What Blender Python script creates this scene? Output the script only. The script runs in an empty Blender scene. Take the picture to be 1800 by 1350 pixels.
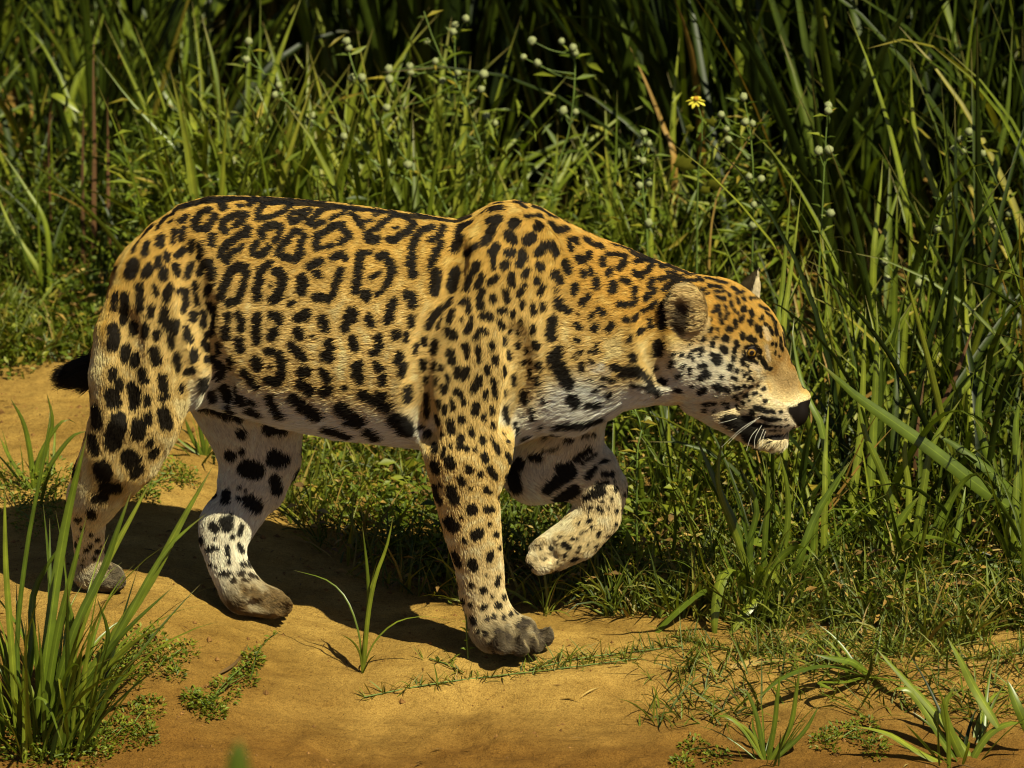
import bpy, math, random
import numpy as np
from mathutils import Vector
from mathutils.bvhtree import BVHTree

rng = np.random.default_rng(7)
random.seed(7)
scene = bpy.context.scene
COL = scene.collection

# ------------------------------------------------------------------ camera
CAM_DIST, PITCH, TGT_Z = 14.0, math.radians(15.0), 0.465
CE, SE = math.cos(PITCH), math.sin(PITCH)
CAM = np.array([0.0, -CAM_DIST * CE, TGT_Z + CAM_DIST * SE])
cam_data = bpy.data.cameras.new("camera")
cam_data.sensor_width = 36.0
cam_data.lens = 36.0 * CAM_DIST / 1.8
cam_data.clip_start, cam_data.clip_end = 0.5, 400.0
cam_data.dof.use_dof = True
cam_data.dof.focus_distance = CAM_DIST - 0.06
cam_data.dof.aperture_fstop = 6.0
cam = bpy.data.objects.new("camera", cam_data)
COL.objects.link(cam)
cam.location = CAM.tolist()
cam.rotation_euler = (math.pi / 2 - PITCH, 0.0, 0.0)
scene.camera = cam

# ------------------------------------------------------------------ light
SUN_DIR = Vector((0.40, -0.46, 0.80)).normalized()          # towards the sun
world = bpy.data.worlds.new("World")
scene.world = world
world.use_nodes = True
wn = world.node_tree
bg = wn.nodes["Background"]
sky = wn.nodes.new("ShaderNodeTexSky")
sky.sky_type = 'NISHITA'
sky.sun_disc = False
sky.sun_elevation = math.asin(SUN_DIR.z)
sky.sun_rotation = math.atan2(SUN_DIR.x, SUN_DIR.y)
sky.dust_density = 0.6
sky.air_density = 0.45
sky.ozone_density = 0.2
wn.links.new(sky.outputs[0], bg.inputs[0])
bg.inputs[1].default_value = 0.05
sun_data = bpy.data.lights.new("sun", 'SUN')
sun_data.energy = 5.0
sun_data.angle = math.radians(0.55)
sun_data.color = (1.0, 0.955, 0.67)
sun = bpy.data.objects.new("sun", sun_data)
COL.objects.link(sun)
sun.rotation_euler = SUN_DIR.to_track_quat('Z', 'Y').to_euler()
sun.location = (2, -4, 6)
scene.view_settings.view_transform = 'Standard'
scene.view_settings.look = 'None'
scene.view_settings.exposure = 0.45
scene.view_settings.gamma = 1.0
scene.render.engine = 'CYCLES'
scene.cycles.max_bounces = 6
scene.cycles.diffuse_bounces = 1
scene.cycles.transparent_max_bounces = 6
scene.cycles.use_denoising = True
scene.cycles.filter_width = 1.1

# ------------------------------------------------------------------ helpers
def sstep(a, b, x):
    t = np.clip((np.asarray(x, float) - a) / (b - a), 0, 1)
    return t * t * (3 - 2 * t)

def ray_dir(u, v):
    a, b = (u - 900) * 0.001 / CAM_DIST, (675 - v) * 0.001 / CAM_DIST
    return np.array([a, CE + b * SE, -SE + b * CE])

def P(u, v, Y=0.0):
    """place of a point seen at (u, v) that stands at depth Y"""
    d = ray_dir(u, v)
    return CAM + d * ((Y - CAM[1]) / d[1])

_lat = rng.random((64, 64, 3))
def vnoise(x, y, f, ch=0):
    x, y = np.asarray(x, float) * f, np.asarray(y, float) * f
    xi, yi = np.floor(x).astype(int), np.floor(y).astype(int)
    fx, fy = x - xi, y - yi
    fx, fy = fx * fx * (3 - 2 * fx), fy * fy * (3 - 2 * fy)
    L = _lat[..., ch]
    g = lambda i, j: L[i % 64, j % 64]
    return (g(xi, yi) * (1 - fx) * (1 - fy) + g(xi + 1, yi) * fx * (1 - fy)
            + g(xi, yi + 1) * (1 - fx) * fy + g(xi + 1, yi + 1) * fx * fy) * 2 - 1

PRINTS = [(-.30, -.46, .055), (-.08, -.38, .05), (.16, -.52, .06), (-.55, -.62, .05), (.02, -.68, .05), (.30, -.40, .04), (-.80, .62, .06), (-.66, .85, .06)]
def ground_z(x, y, fine=True):
    x, y = np.asarray(x, float), np.asarray(y, float)
    z = np.where(y > -0.1, 0.085 * (y + 0.1), 0.15 * (y + 0.1))
    z = np.where(y < -4.0, 0.15 * -3.9 - 0.0 * y, z)
    z = np.where(y > 8.0, 0.085 * 8.1, z)
    z = z + 0.075 * sstep(-0.25, -0.75, x) * sstep(-0.9, -0.1, y) * sstep(3.0, 1.0, y)
    z = z + 0.02 * sstep(0.15, 0.7, x) * sstep(-0.5, 0.1, y)
    # low worn step along the near edge of the path
    edge = -0.27 + 0.05 * np.sin(x * 2.3 + 0.6) + 0.03 * vnoise(x, y * 0, 2.3, 1)
    z = z - 0.022 * sstep(edge + 0.03, edge - 0.05, y) * sstep(-0.5, -0.1, x)
    if fine:
        near = sstep(6, 2, np.abs(x)) * sstep(5, 3, np.abs(y))
        z = z + near * (0.012 * vnoise(x, y, 3.1) + 0.006 * vnoise(x, y, 9.0, 1)
                        + 0.0034 * vnoise(x, y, 27.0, 2) + 0.0019 * vnoise(x, y, 61.0, 0))
        for px, py, pr in PRINTS:
            d2 = ((x - px) ** 2 + (y - py) ** 2) / pr ** 2
            z = z + near * (-0.013 * np.exp(-d2 * 3.0) + 0.005 * np.exp(-((np.sqrt(d2) - 1.15) / .25) ** 2))
            for ta in (-1.0, -.35, .35, 1.0):
                e2 = ((x - px - pr * math.cos(ta)) ** 2 + (y - py - pr * math.sin(ta)) ** 2) / (pr * .3) ** 2
                z = z - near * 0.010 * np.exp(-e2 * 1.6)
    return z

def PG(u, v):
    """place on the ground seen at (u, v)"""
    d = ray_dir(u, v)
    t = 9.0
    for _ in range(400):
        q = CAM + d * t
        h = q[2] - float(ground_z(q[0], q[1]))
        if h < 0.0006:
            break
        t += max(h * 0.9, 0.0006)
    return CAM + d * t

def mesh_obj(name, verts, faces, mat=None, parent=None, attrs=None, smooth=True):
    """verts (n,3); faces (m,k) int array; one mesh object"""
    verts = np.asarray(verts, np.float32)
    faces = np.asarray(faces, np.int32)
    me = bpy.data.meshes.new(name)
    n, (m, k) = len(verts), faces.shape
    me.vertices.add(n)
    me.vertices.foreach_set("co", verts.ravel())
    me.loops.add(m * k)
    me.loops.foreach_set("vertex_index", faces.ravel())
    me.polygons.add(m)
    me.polygons.foreach_set("loop_start", np.arange(0, m * k, k, dtype=np.int32))
    me.polygons.foreach_set("use_smooth", np.full(m, smooth))
    for an, arr in (attrs or {}).items():
        arr = np.asarray(arr, np.float32)
        if arr.ndim == 1:
            me.attributes.new(an, 'FLOAT', 'POINT').data.foreach_set("value", arr)
        else:
            c4 = np.ones((n, 4), np.float32)
            c4[:, :3] = arr
            me.attributes.new(an, 'FLOAT_COLOR', 'POINT').data.foreach_set("color", c4.ravel())
    me.update(calc_edges=True)
    if mat:
        me.materials.append(mat)
    o = bpy.data.objects.new(name, me)
    COL.objects.link(o)
    if parent is not None:
        o.parent = parent
        o.matrix_parent_inverse = parent.matrix_world.inverted()
    return o

def tag(o, label=None, cat=None, group=None, kind=None):
    for k, val in (("label", label), ("category", cat), ("group", group), ("kind", kind)):
        if val:
            o[k] = val
    return o

def empty(name, loc):
    o = bpy.data.objects.new(name, None)
    o.empty_display_size = 0.05
    o.matrix_world.translation = Vector([float(c) for c in loc])
    o.location = [float(c) for c in loc]
    COL.objects.link(o)
    return o

def merge(parts):
    """join [(verts, faces, {attr})] with equal face size"""
    vs, fs, at, off = [], [], {}, 0
    for v, f, a in parts:
        vs.append(v)
        fs.append(np.asarray(f) + off)
        off += len(v)
        for k, arr in a.items():
            at.setdefault(k, []).append(arr)
    return np.concatenate(vs), np.concatenate(fs), {k: np.concatenate(x) for k, x in at.items()}

# ------------------------------------------------------------------ materials
class NT:
    def __init__(self, name):
        self.m = bpy.data.materials.new(name)
        self.m.use_nodes = True
        self.t = self.m.node_tree
        self.b = self.t.nodes["Principled BSDF"]
        self.out = self.t.nodes["Material Output"]
    def n(self, kind, **kw):
        nd = self.t.nodes.new(kind)
        for k, v in kw.items():
            if k.startswith("i_"):
                key = k[2:]
                key = int(key) if key.isdigit() else key.replace("_", " ")
                nd.inputs[key].default_value = v
            else:
                setattr(nd, k, v)
        return nd
    def l(self, a, b):
        self.t.links.new(a, b)
    def ramp(self, src, stops):
        r = self.n("ShaderNodeValToRGB")
        e = r.color_ramp.elements
        while len(e) < len(stops):
            e.new(0.5)
        for el, (p, c) in zip(e, stops):
            el.position = p
            el.color = (*c, 1)
        self.l(src, r.inputs[0])
        return r.outputs[0]
    def mix(self, fac, a, b, mode='MIX'):
        x = self.n("ShaderNodeMix", data_type='RGBA', blend_type=mode)
        for i, s in ((0, fac), (6, a), (7, b)):
            if hasattr(s, "links"):
                self.l(s, x.inputs[i])
            else:
                x.inputs[i].default_value = s if i == 0 else (*s, 1)
        return x.outputs[2]

def leaf_mat(name, stops, rough=0.45, transl=0.3, tip=None, spec=0.35, rib=False):
    """stops: colours over the per-blade random value; tip: (colour, start) dried ends"""
    k = NT(name)
    a = k.n("ShaderNodeAttribute", attribute_name="rnd")
    col = k.ramp(a.outputs["Fac"], stops)
    al = k.n("ShaderNodeAttribute", attribute_name="along")
    if tip:
        mr = k.n("ShaderNodeMapRange", i_1=tip[1], i_2=1.0)
        k.l(al.outputs["Fac"], mr.inputs[0])
        col = k.mix(mr.outputs[0], col, tip[0])
    if rib:
        ed = k.n("ShaderNodeAttribute", attribute_name="edge")
        col = k.mix(1.0, col, k.ramp(ed.outputs["Fac"], [(0.0, (1.7, 1.6, 1.7)), (0.13, (1.05, 1.05, 1.0)), (0.7, (.95, .95, .95)), (1.0, (.78, .8, .75))]), 'MULTIPLY')
        wv = k.n("ShaderNodeMath", operation='SINE')
        mu = k.n("ShaderNodeMath", operation='MULTIPLY', i_1=38.0)
        k.l(ed.outputs["Fac"], mu.inputs[0])
        k.l(mu.outputs[0], wv.inputs[0])
        col = k.mix(0.35, col, k.ramp(wv.outputs[0], [(0.0, (.8, .8, .8)), (1.0, (1.15, 1.15, 1.1))]), 'MULTIPLY')
    tc = k.n("ShaderNodeTexCoord")
    nz = k.n("ShaderNodeTexNoise", i_Scale=28.0, i_Detail=4.0)
    k.l(tc.outputs["Object"], nz.inputs["Vector"])
    v = k.ramp(nz.outputs["Fac"], [(0.3, (0.72, 0.72, 0.7)), (0.7, (1.22, 1.2, 1.1))])
    col = k.mix(1.0, col, v, 'MULTIPLY')
    k.l(col, k.b.inputs["Base Color"])
    k.b.inputs["Roughness"].default_value = rough
    k.b.inputs["Specular IOR Level"].default_value = spec
    tr = k.n("ShaderNodeBsdfTranslucent")
    k.l(k.mix(1.0, col, (1.15, 1.25, 0.5), 'MULTIPLY'), tr.inputs[0])
    ms = k.n("ShaderNodeMixShader", i_0=transl)
    k.l(k.b.outputs[0], ms.inputs[1])
    k.l(tr.outputs[0], ms.inputs[2])
    k.l(ms.outputs[0], k.out.inputs[0])
    return k.m

def plain_mat(name, color, rough=0.6, spec=0.3, var=0.25, scale=40.0):
    k = NT(name)
    tc = k.n("ShaderNodeTexCoord")
    nz = k.n("ShaderNodeTexNoise", i_Scale=scale, i_Detail=3.0)
    k.l(tc.outputs["Object"], nz.inputs["Vector"])
    lo = tuple(c * (1 - var) for c in color)
    hi = tuple(min(1, c * (1 + var)) for c in color)
    k.l(k.ramp(nz.outputs["Fac"], [(0.3, lo), (0.7, hi)]), k.b.inputs["Base Color"])
    k.b.inputs["Roughness"].default_value = rough
    k.b.inputs["Specular IOR Level"].default_value = spec
    return k.m

def sand_mat():
    k = NT("sand")
    tc = k.n("ShaderNodeTexCoord")
    def noise(s, d=4.0, r=0.55):
        nd = k.n("ShaderNodeTexNoise", i_Scale=s, i_Detail=d, i_Roughness=r)
        k.l(tc.outputs["Object"], nd.inputs["Vector"])
        return nd.outputs["Fac"]
    big = k.ramp(noise(1.6), [(0.35, (0.28, 0.162, 0.034)), (0.62, (0.46, 0.288, 0.076))])
    sx = k.n("ShaderNodeSeparateXYZ")
    k.l(tc.outputs["Object"], sx.inputs[0])
    ad = k.n("ShaderNodeMath", operation='MULTIPLY_ADD', i_1=0.5)
    k.l(noise(2.6, 4), ad.inputs[0])
    k.l(sx.outputs["Y"], ad.inputs[2])
    damp = k.n("ShaderNodeMapRange", i_1=-0.22, i_2=0.16, i_3=1.0, i_4=0.0)
    k.l(ad.outputs[0], damp.inputs[0])
    big = k.mix(damp.outputs[0], big, (0.20, 0.098, 0.019))
    mid = k.ramp(noise(14, 5), [(0.3, (0.80, 0.78, 0.74)), (0.7, (1.12, 1.12, 1.1))])
    col = k.mix(1.0, big, mid, 'MULTIPLY')
    grain = k.ramp(noise(420, 2), [(0.34, (0.62, 0.58, 0.52)), (0.5, (1, 1, 1)), (0.72, (1.35, 1.32, 1.25))])
    col = k.mix(0.75, col, grain, 'MULTIPLY')
    crumb = k.ramp(noise(120, 3, 0.7), [(0.32, (0.70, 0.66, 0.60)), (0.48, (1, 1, 1)), (0.66, (1.0, 1.0, 1.0)), (0.78, (1.3, 1.28, 1.2))])
    col = k.mix(0.9, col, crumb, 'MULTIPLY')
    mp = k.n("ShaderNodeMapping")
    mp.inputs["Scale"].default_value = (1.0, 4.5, 1.0)
    k.l(tc.outputs["Object"], mp.inputs["Vector"])
    st = k.n("ShaderNodeTexNoise", i_Scale=7.0, i_Detail=6.0, i_Roughness=0.65)
    k.l(mp.outputs[0], st.inputs["Vector"])
    col = k.mix(0.8, col, k.ramp(st.outputs["Fac"], [(0.32, (0.72, 0.68, 0.62)), (0.6, (1.06, 1.06, 1.06))]), 'MULTIPLY')
    # scattered dark pits and crumbs
    vo = k.n("ShaderNodeTexVoronoi", i_Scale=75.0, i_Randomness=1.0)
    k.l(tc.outputs["Object"], vo.inputs["Vector"])
    pit = k.ramp(vo.outputs["Distance"], [(0.05, (1, 1, 1)), (0.11, (0, 0, 0))])
    sel = k.ramp(noise(9, 2), [(0.53, (0, 0, 0)), (0.63, (1, 1, 1))])
    pits = k.mix(1.0, pit, sel, 'MULTIPLY')
    col = k.mix(pits, col, (0.06, 0.03, 0.01))
    k.l(col, k.b.inputs["Base Color"])
    k.b.inputs["Roughness"].default_value = 0.95
    k.b.inputs["Specular IOR Level"].default_value = 0.12
    b1 = k.n("ShaderNodeBump", i_Strength=0.9, i_Distance=0.013)
    k.l(noise(38, 8, 0.68), b1.inputs["Height"])
    b2 = k.n("ShaderNodeBump", i_Strength=0.8, i_Distance=0.003)
    k.l(noise(330, 3, 0.6), b2.inputs["Height"])
    k.l(b1.outputs[0], b2.inputs["Normal"])
    b3 = k.n("ShaderNodeBump", i_Strength=0.6, i_Distance=0.003, invert=True)
    k.l(pits, b3.inputs["Height"])
    k.l(b2.outputs[0], b3.inputs["Normal"])
    k.l(b3.outputs[0], k.b.inputs["Normal"])
    return k.m

# ------------------------------------------------------------------ ground
def axis(lo, hi, nlo, nhi, near, far_n):
    a = np.arange(nlo, nhi + near * 0.5, near)
    left = nlo - np.geomspace(near, nlo - lo, far_n)[::-1]
    right = nhi + np.geomspace(near, hi - nhi, far_n)
    return np.concatenate([left, a, right])
gx = axis(-60, 60, -1.3, 1.3, 0.008, 40)
gy = axis(-60, 90, -1.4, 1.7, 0.009, 40)
GX, GY = np.meshgrid(gx, gy, indexing='ij')
GZ = ground_z(GX, GY)
idx = np.arange(GX.size).reshape(GX.shape)
gf = np.stack([idx[:-1, :-1], idx[1:, :-1], idx[1:, 1:], idx[:-1, 1:]], -1).reshape(-1, 4)
ground = mesh_obj("ground", np.stack([GX, GY, GZ], -1).reshape(-1, 3), gf, sand_mat())
tag(ground, "orange sandy bank under the walking jaguar", kind="structure")
# ------------------------------------------------------------------ plant builders
def blades(base, az, length, width, lean, bend, seg=7, twist=None, fold=.22, rnd=None, sway=None, blunt=2.4):
    """n grass blades as folded strips -> verts, quads, attrs"""
    n = len(base)
    twist = np.zeros(n) if twist is None else twist
    rnd = rng.random(n) if rnd is None else rnd
    sway = rng.normal(0, .25, n) if sway is None else sway
    t = np.linspace(0, 1, seg + 1)
    th = lean[:, None] + bend[:, None] * t[None] ** 1.6
    aa = az[:, None] + sway[:, None] * t[None]
    d = np.stack([np.sin(th) * np.cos(aa), np.sin(th) * np.sin(aa), np.cos(th)], -1)
    step = d * (length / seg)[:, None, None]
    pos = base[:, None] + np.concatenate([np.zeros((n, 1, 3)), np.cumsum(.5 * (step[:, :-1] + step[:, 1:]), 1)], 1)
    return strip(pos, width, az, twist, t, fold, rnd, blunt)

def strip(pos, width, az, twist, t, fold, rnd, blunt):
    n, m, _ = pos.shape
    tan = np.gradient(pos, axis=1)
    tan /= np.linalg.norm(tan, axis=2, keepdims=True) + 1e-9
    side0 = np.stack([-np.sin(az), np.cos(az), np.zeros(n)], -1)[:, None]
    side0 = side0 - (side0 * tan).sum(-1, keepdims=True) * tan
    side0 /= np.linalg.norm(side0, axis=2, keepdims=True) + 1e-9
    nor = np.cross(tan, side0)
    tw = (twist[:, None] * (0.4 + 0.6 * t[None]))[..., None]
    side = side0 * np.cos(tw) + nor * np.sin(tw)
    nor = np.cross(tan, side)
    w = np.minimum(.45 + t / .18, 1.0) * np.maximum(1 - t ** blunt, .02)
    w = w[None] * width[:, None] * .5
    L = pos + side * w[..., None]
    R = pos - side * w[..., None]
    M = pos - nor * (w * fold * 2)[..., None]
    V = np.stack([L, M, R], 2).reshape(-1, 3)
    i = np.arange(n * m * 3).reshape(n, m, 3)
    q1 = np.stack([i[:, :-1, 0], i[:, :-1, 1], i[:, 1:, 1], i[:, 1:, 0]], -1)
    q2 = np.stack([i[:, :-1, 1], i[:, :-1, 2], i[:, 1:, 2], i[:, 1:, 1]], -1)
    Fq = np.concatenate([q1.reshape(-1, 4), q2.reshape(-1, 4)])
    return V, Fq, {"rnd": np.repeat(rnd, m * 3), "along": np.tile(np.repeat(t, 3), n), "edge": np.tile([1.0, 0.0, 1.0], n * m)}

def spline(pts, m):
    pts = np.asarray(pts, float)
    if len(pts) == 2:
        return pts[0] + (pts[1] - pts[0]) * np.linspace(0, 1, m)[:, None]
    s = np.concatenate([[0], np.cumsum(np.linalg.norm(np.diff(pts, axis=0), axis=1))])
    e = np.vstack([2 * pts[0] - pts[1], pts, 2 * pts[-1] - pts[-2]])
    out = []
    for x in np.linspace(0, s[-1], m):
        k = min(np.searchsorted(s, x, side='right') - 1, len(pts) - 2)
        u = (x - s[k]) / max(s[k + 1] - s[k], 1e-9)
        a, b, c, d = e[k], e[k + 1], e[k + 2], e[k + 3]
        out.append(.5 * (2 * b + (c - a) * u + (2 * a - 5 * b + 4 * c - d) * u * u + (3 * b - a - 3 * c + d) * u ** 3))
    return np.array(out)

def traced_blade(name, pts, width, mat, parent, rnd=None, face=0.0, seg=12, blunt=4.5, fold=.2):
    """one blade along pixel points (u, v, Y) from base to tip; width in mm"""
    pos = spline([P(*p) for p in pts], seg + 1)[None]
    t = np.linspace(0, 1, seg + 1)
    # turn the broad side towards the open path
    tan = pos[0, -1] - pos[0, 0]
    side = np.cross(tan, [0.15 + face, -1.0, .35])
    az = np.array([math.atan2(-side[0], side[1])])
    V, Fq, at = strip(pos, np.array([width * .001]), az, np.array([rng.normal(0, .25) + face]), t, fold,
                      np.array([rng.random() if rnd is None else rnd]), blunt)
    return mesh_obj(name, V, Fq, mat, parent, at)

def tube(pts, r0, r1, m=10, k=5):
    c = spline(pts, m)
    tan = np.gradient(c, axis=0)
    tan /= np.linalg.norm(tan, axis=1, keepdims=True)
    a = np.cross(tan, [.3, .9, .2])
    a /= np.linalg.norm(a, axis=1, keepdims=True)
    b = np.cross(tan, a)
    ph = np.arange(k) * 2 * math.pi / k
    r = np.linspace(r0, r1, m)
    V = c[:, None] + r[:, None, None] * (np.cos(ph)[None, :, None] * a[:, None] + np.sin(ph)[None, :, None] * b[:, None])
    i = np.arange(m * k).reshape(m, k)
    Fq = np.stack([i[:-1], np.roll(i, -1, 1)[:-1], np.roll(i, -1, 1)[1:], i[1:]], -1).reshape(-1, 4)
    return V.reshape(-1, 3), Fq, {"rnd": np.full(m * k, .5), "along": np.repeat(np.linspace(0, .5, m), k)}

def leaves(pos, dirv, up, L, W, rnd=None, cup=.25):
    """n small pointed leaves: two folded quads each"""
    n = len(pos)
    dirv = dirv / (np.linalg.norm(dirv, axis=1, keepdims=True) + 1e-9)
    side = np.cross(dirv, up)
    side /= np.linalg.norm(side, axis=1, keepdims=True) + 1e-9
    nor = np.cross(side, dirv)
    L, W = L[:, None], W[:, None]
    a = pos
    b = pos + dirv * L * .5 - nor * L * .03
    c = pos + dirv * L - nor * L * cup * .5
    l = pos + dirv * L * .45 + side * W * .5 + nor * W * cup
    r = pos + dirv * L * .45 - side * W * .5 + nor * W * cup
    V = np.stack([a, b, c, l, r], 1).reshape(-1, 3)
    i = np.arange(n)[:, None] * 5
    Fq = np.concatenate([i + [0, 1, 2, 3], i + [0, 4, 2, 1]])
    rnd = rng.random(n) if rnd is None else rnd
    return V, Fq, {"rnd": np.repeat(rnd, 5), "along": np.tile([0, .5, 1, .5, .5], n)}

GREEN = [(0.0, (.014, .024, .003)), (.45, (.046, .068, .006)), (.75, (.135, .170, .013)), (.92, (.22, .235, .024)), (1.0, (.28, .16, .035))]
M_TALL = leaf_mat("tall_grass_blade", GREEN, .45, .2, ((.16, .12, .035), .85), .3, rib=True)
M_BLADE = leaf_mat("grass_blade", [(0, (.070, .105, .010)), (.5, (.13, .175, .015)), (1, (.23, .26, .026))], .36, .26, ((.19, .17, .05), .90), .5, rib=True)
M_SHORT = leaf_mat("short_grass", [(0, (.045, .065, .008)), (.6, (.14, .17, .015)), (.85, (.22, .20, .026)), (1, (.32, .20, .05))], .5, .25)
M_HERB = leaf_mat("herb_leaf", [(0, (.050, .078, .007)), (.5, (.125, .170, .013)), (.8, (.24, .26, .022)), (1, (.30, .22, .03))], .5, .3)
M_LITTER = leaf_mat("leaf_litter", [(0, (.08, .045, .015)), (.5, (.24, .13, .03)), (.8, (.36, .21, .04)), (1, (.40, .29, .10))], .7, .1)
M_DRY = leaf_mat("dry_blade", [(0, (.32, .17, .03)), (1, (.42, .27, .08))], .5, .25)
M_BROWN = leaf_mat("brown_stalk", [(0, (.07, .032, .012)), (1, (.13, .06, .022))], .6, .05)
M_STEM = leaf_mat("weed_stem", [(0, (.10, .15, .025)), (1, (.14, .20, .04))], .5, .1)
M_HEAD = plain_mat("flower_globe", (.25, .265, .12), .8, .2, .4, 600)
M_PETAL = leaf_mat("yellow_petal", [(0, (.78, .66, .05)), (1, (.85, .74, .10))], .5, .25)
M_DISC = plain_mat("flower_disc", (.45, .22, .02), .8, .2, .4, 500)

def xyz(x, y, dz=0.0):
    x, y = np.asarray(x, float), np.asarray(y, float)
    return np.stack([x, y, ground_z(x, y) + dz], -1)

# ------------------------------------------------------------------ the grass wall behind (uncountable)
def edge_y(x):
    """how near the vegetation comes, along the bank"""
    return np.interp(x, [-1.4, -.95, -.72, -.55, -.42, -.30, -.1, .12, .28, .42, .62, 1.3], [1.25, 1.22, 1.24, 1.15, .55, .28, .16, .17, .18, .12, .02, -.05])

def grass_mass():
    parts = []
    def clumps(nc, xr, yoff, per, ln, wd, lean, bend, rn):
        cx = rng.uniform(xr[0], xr[1], nc)
        cy = edge_y(cx) + yoff[0] + (yoff[1] - yoff[0]) * rng.random(nc) ** .9
        for x0, y0 in zip(cx, cy):
            n = rng.integers(per[0], per[1] + 1)
            az = rng.uniform(0, 2 * math.pi, n)
            off = rng.uniform(0, .05, n)
            b = xyz(x0 + off * np.cos(az), y0 + off * np.sin(az), -.01)
            yield b, az, rng.uniform(*ln, n), rng.uniform(*wd, n), np.abs(rng.normal(lean[0], lean[1], n)), np.abs(rng.normal(bend[0], bend[1], n)), np.clip(rng.normal(rn[0], rn[1], n), 0, 1)
    def add(gen, seg):
        cols = [np.concatenate(c) for c in zip(*gen)]
        b, az, L, W, le, be, r = cols
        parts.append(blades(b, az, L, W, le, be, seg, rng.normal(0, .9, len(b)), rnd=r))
    # tall canes and reeds far back
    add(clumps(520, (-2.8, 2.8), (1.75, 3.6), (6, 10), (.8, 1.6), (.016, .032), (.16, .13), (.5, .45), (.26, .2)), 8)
    # tall grass right behind the weeds, on the left and on the right
    add(clumps(80, (-2.2, -.62), (.55, 1.5), (5, 9), (.45, 1.0), (.011, .022), (.22, .16), (.6, .5), (.45, .24)), 8)
    add(clumps(80, (.30, 2.2), (1.35, 2.1), (5, 9), (.5, 1.1), (.013, .026), (.2, .15), (.5, .5), (.36, .25)), 8)
    # right bank, thick and near
    add(clumps(64, (.64, 2.1), (.30, 1.2), (5, 9), (.35, .85), (.010, .021), (.25, .18), (.7, .5), (.45, .28)), 8)
    # knee-high blades of every sort
    add(clumps(100, (-2.1, -.55), (.25, 1.0), (5, 9), (.12, .36), (.005, .012), (.35, .22), (.7, .5), (.50, .25)), 6)
    add(clumps(70, (-.6, .4), (.85, 1.3), (4, 8), (.15, .40), (.006, .014), (.35, .22), (.7, .5), (.55, .25)), 6)
    add(clumps(250, (.12, 1.9), (.12, 1.3), (4, 8), (.12, .38), (.005, .014), (.35, .25), (.7, .5), (.50, .28)), 6)
    # bright yellow-green broad blades just behind the back
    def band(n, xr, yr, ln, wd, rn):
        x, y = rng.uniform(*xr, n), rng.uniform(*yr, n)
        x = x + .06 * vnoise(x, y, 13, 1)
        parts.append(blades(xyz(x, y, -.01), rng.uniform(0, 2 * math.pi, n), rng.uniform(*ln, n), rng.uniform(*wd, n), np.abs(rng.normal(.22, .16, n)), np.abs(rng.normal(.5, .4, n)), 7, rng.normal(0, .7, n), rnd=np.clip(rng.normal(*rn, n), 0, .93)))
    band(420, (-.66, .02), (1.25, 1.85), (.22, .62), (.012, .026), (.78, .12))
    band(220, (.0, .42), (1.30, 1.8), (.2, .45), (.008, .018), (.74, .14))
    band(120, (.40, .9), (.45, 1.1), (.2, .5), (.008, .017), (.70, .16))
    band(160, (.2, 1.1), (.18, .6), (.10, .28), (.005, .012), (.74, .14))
    return merge(parts)
V, Fq, at = grass_mass()
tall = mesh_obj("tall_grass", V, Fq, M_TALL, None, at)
tag(tall, "dense dark wall of tall grass blades behind the jaguar", "grass", kind="stuff")

def short_mass():
    parts = []
    x = rng.uniform(-2.0, 2.0, 24000)
    y = edge_y(x) - .03 + rng.random(len(x)) ** 1.4 * .9
    k = vnoise(x, y, 5.0, 1) + .25 * rng.normal(0, 1, len(x)) > -.15
    k &= ~((x < -.5) & (y < 1.2))
    x, y = x[k], y[k]
    # thin fringe and stray tufts on the sand
    fx = rng.uniform(.05, 1.4, 2600)
    fy = edge_y(fx) - .10 + .12 * rng.random(len(fx))
    k = vnoise(fx, fy, 9, 2) > 0.0
    x, y = np.concatenate([x, fx[k]]), np.concatenate([y, fy[k]])
    # low ragged grass creeping out over the sand on the right
    gx_ = rng.uniform(.22, 1.3, 3600)
    gy_ = rng.uniform(-.34, .08, 3600)
    k = (vnoise(gx_, gy_, 6, 0) + .35 * rng.normal(0, 1, 3600) > .28 - .5 * sstep(-.3, .0, gy_) * sstep(.3, .7, gx_))
    lb = xyz(gx_[k], gy_[k], -.002)
    nl = len(lb)
    parts.append(blades(lb, rng.uniform(0, 2 * math.pi, nl), rng.uniform(.03, .11, nl), rng.uniform(.0018, .0045, nl), np.abs(rng.normal(.95, .3, nl)), np.abs(rng.normal(.5, .3, nl)), 5, rng.normal(0, .7, nl), rnd=np.clip(rng.normal(.45, .28, nl), 0, 1)))
    n = len(x)
    parts.append(blades(xyz(x, y, -.003), rng.uniform(0, 2 * math.pi, n), rng.uniform(.03, .15, n), rng.uniform(.0025, .007, n),
                        np.abs(rng.normal(.5, .3, n)), np.abs(rng.normal(.6, .4, n)), 4, rng.normal(0, .8, n)))
    return merge(parts)
V, Fq, at = short_mass()
tag(mesh_obj("short_grass", V, Fq, M_SHORT, None, at), "short grass covering the ground behind and right of the jaguar", "grass", kind="stuff")

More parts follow.
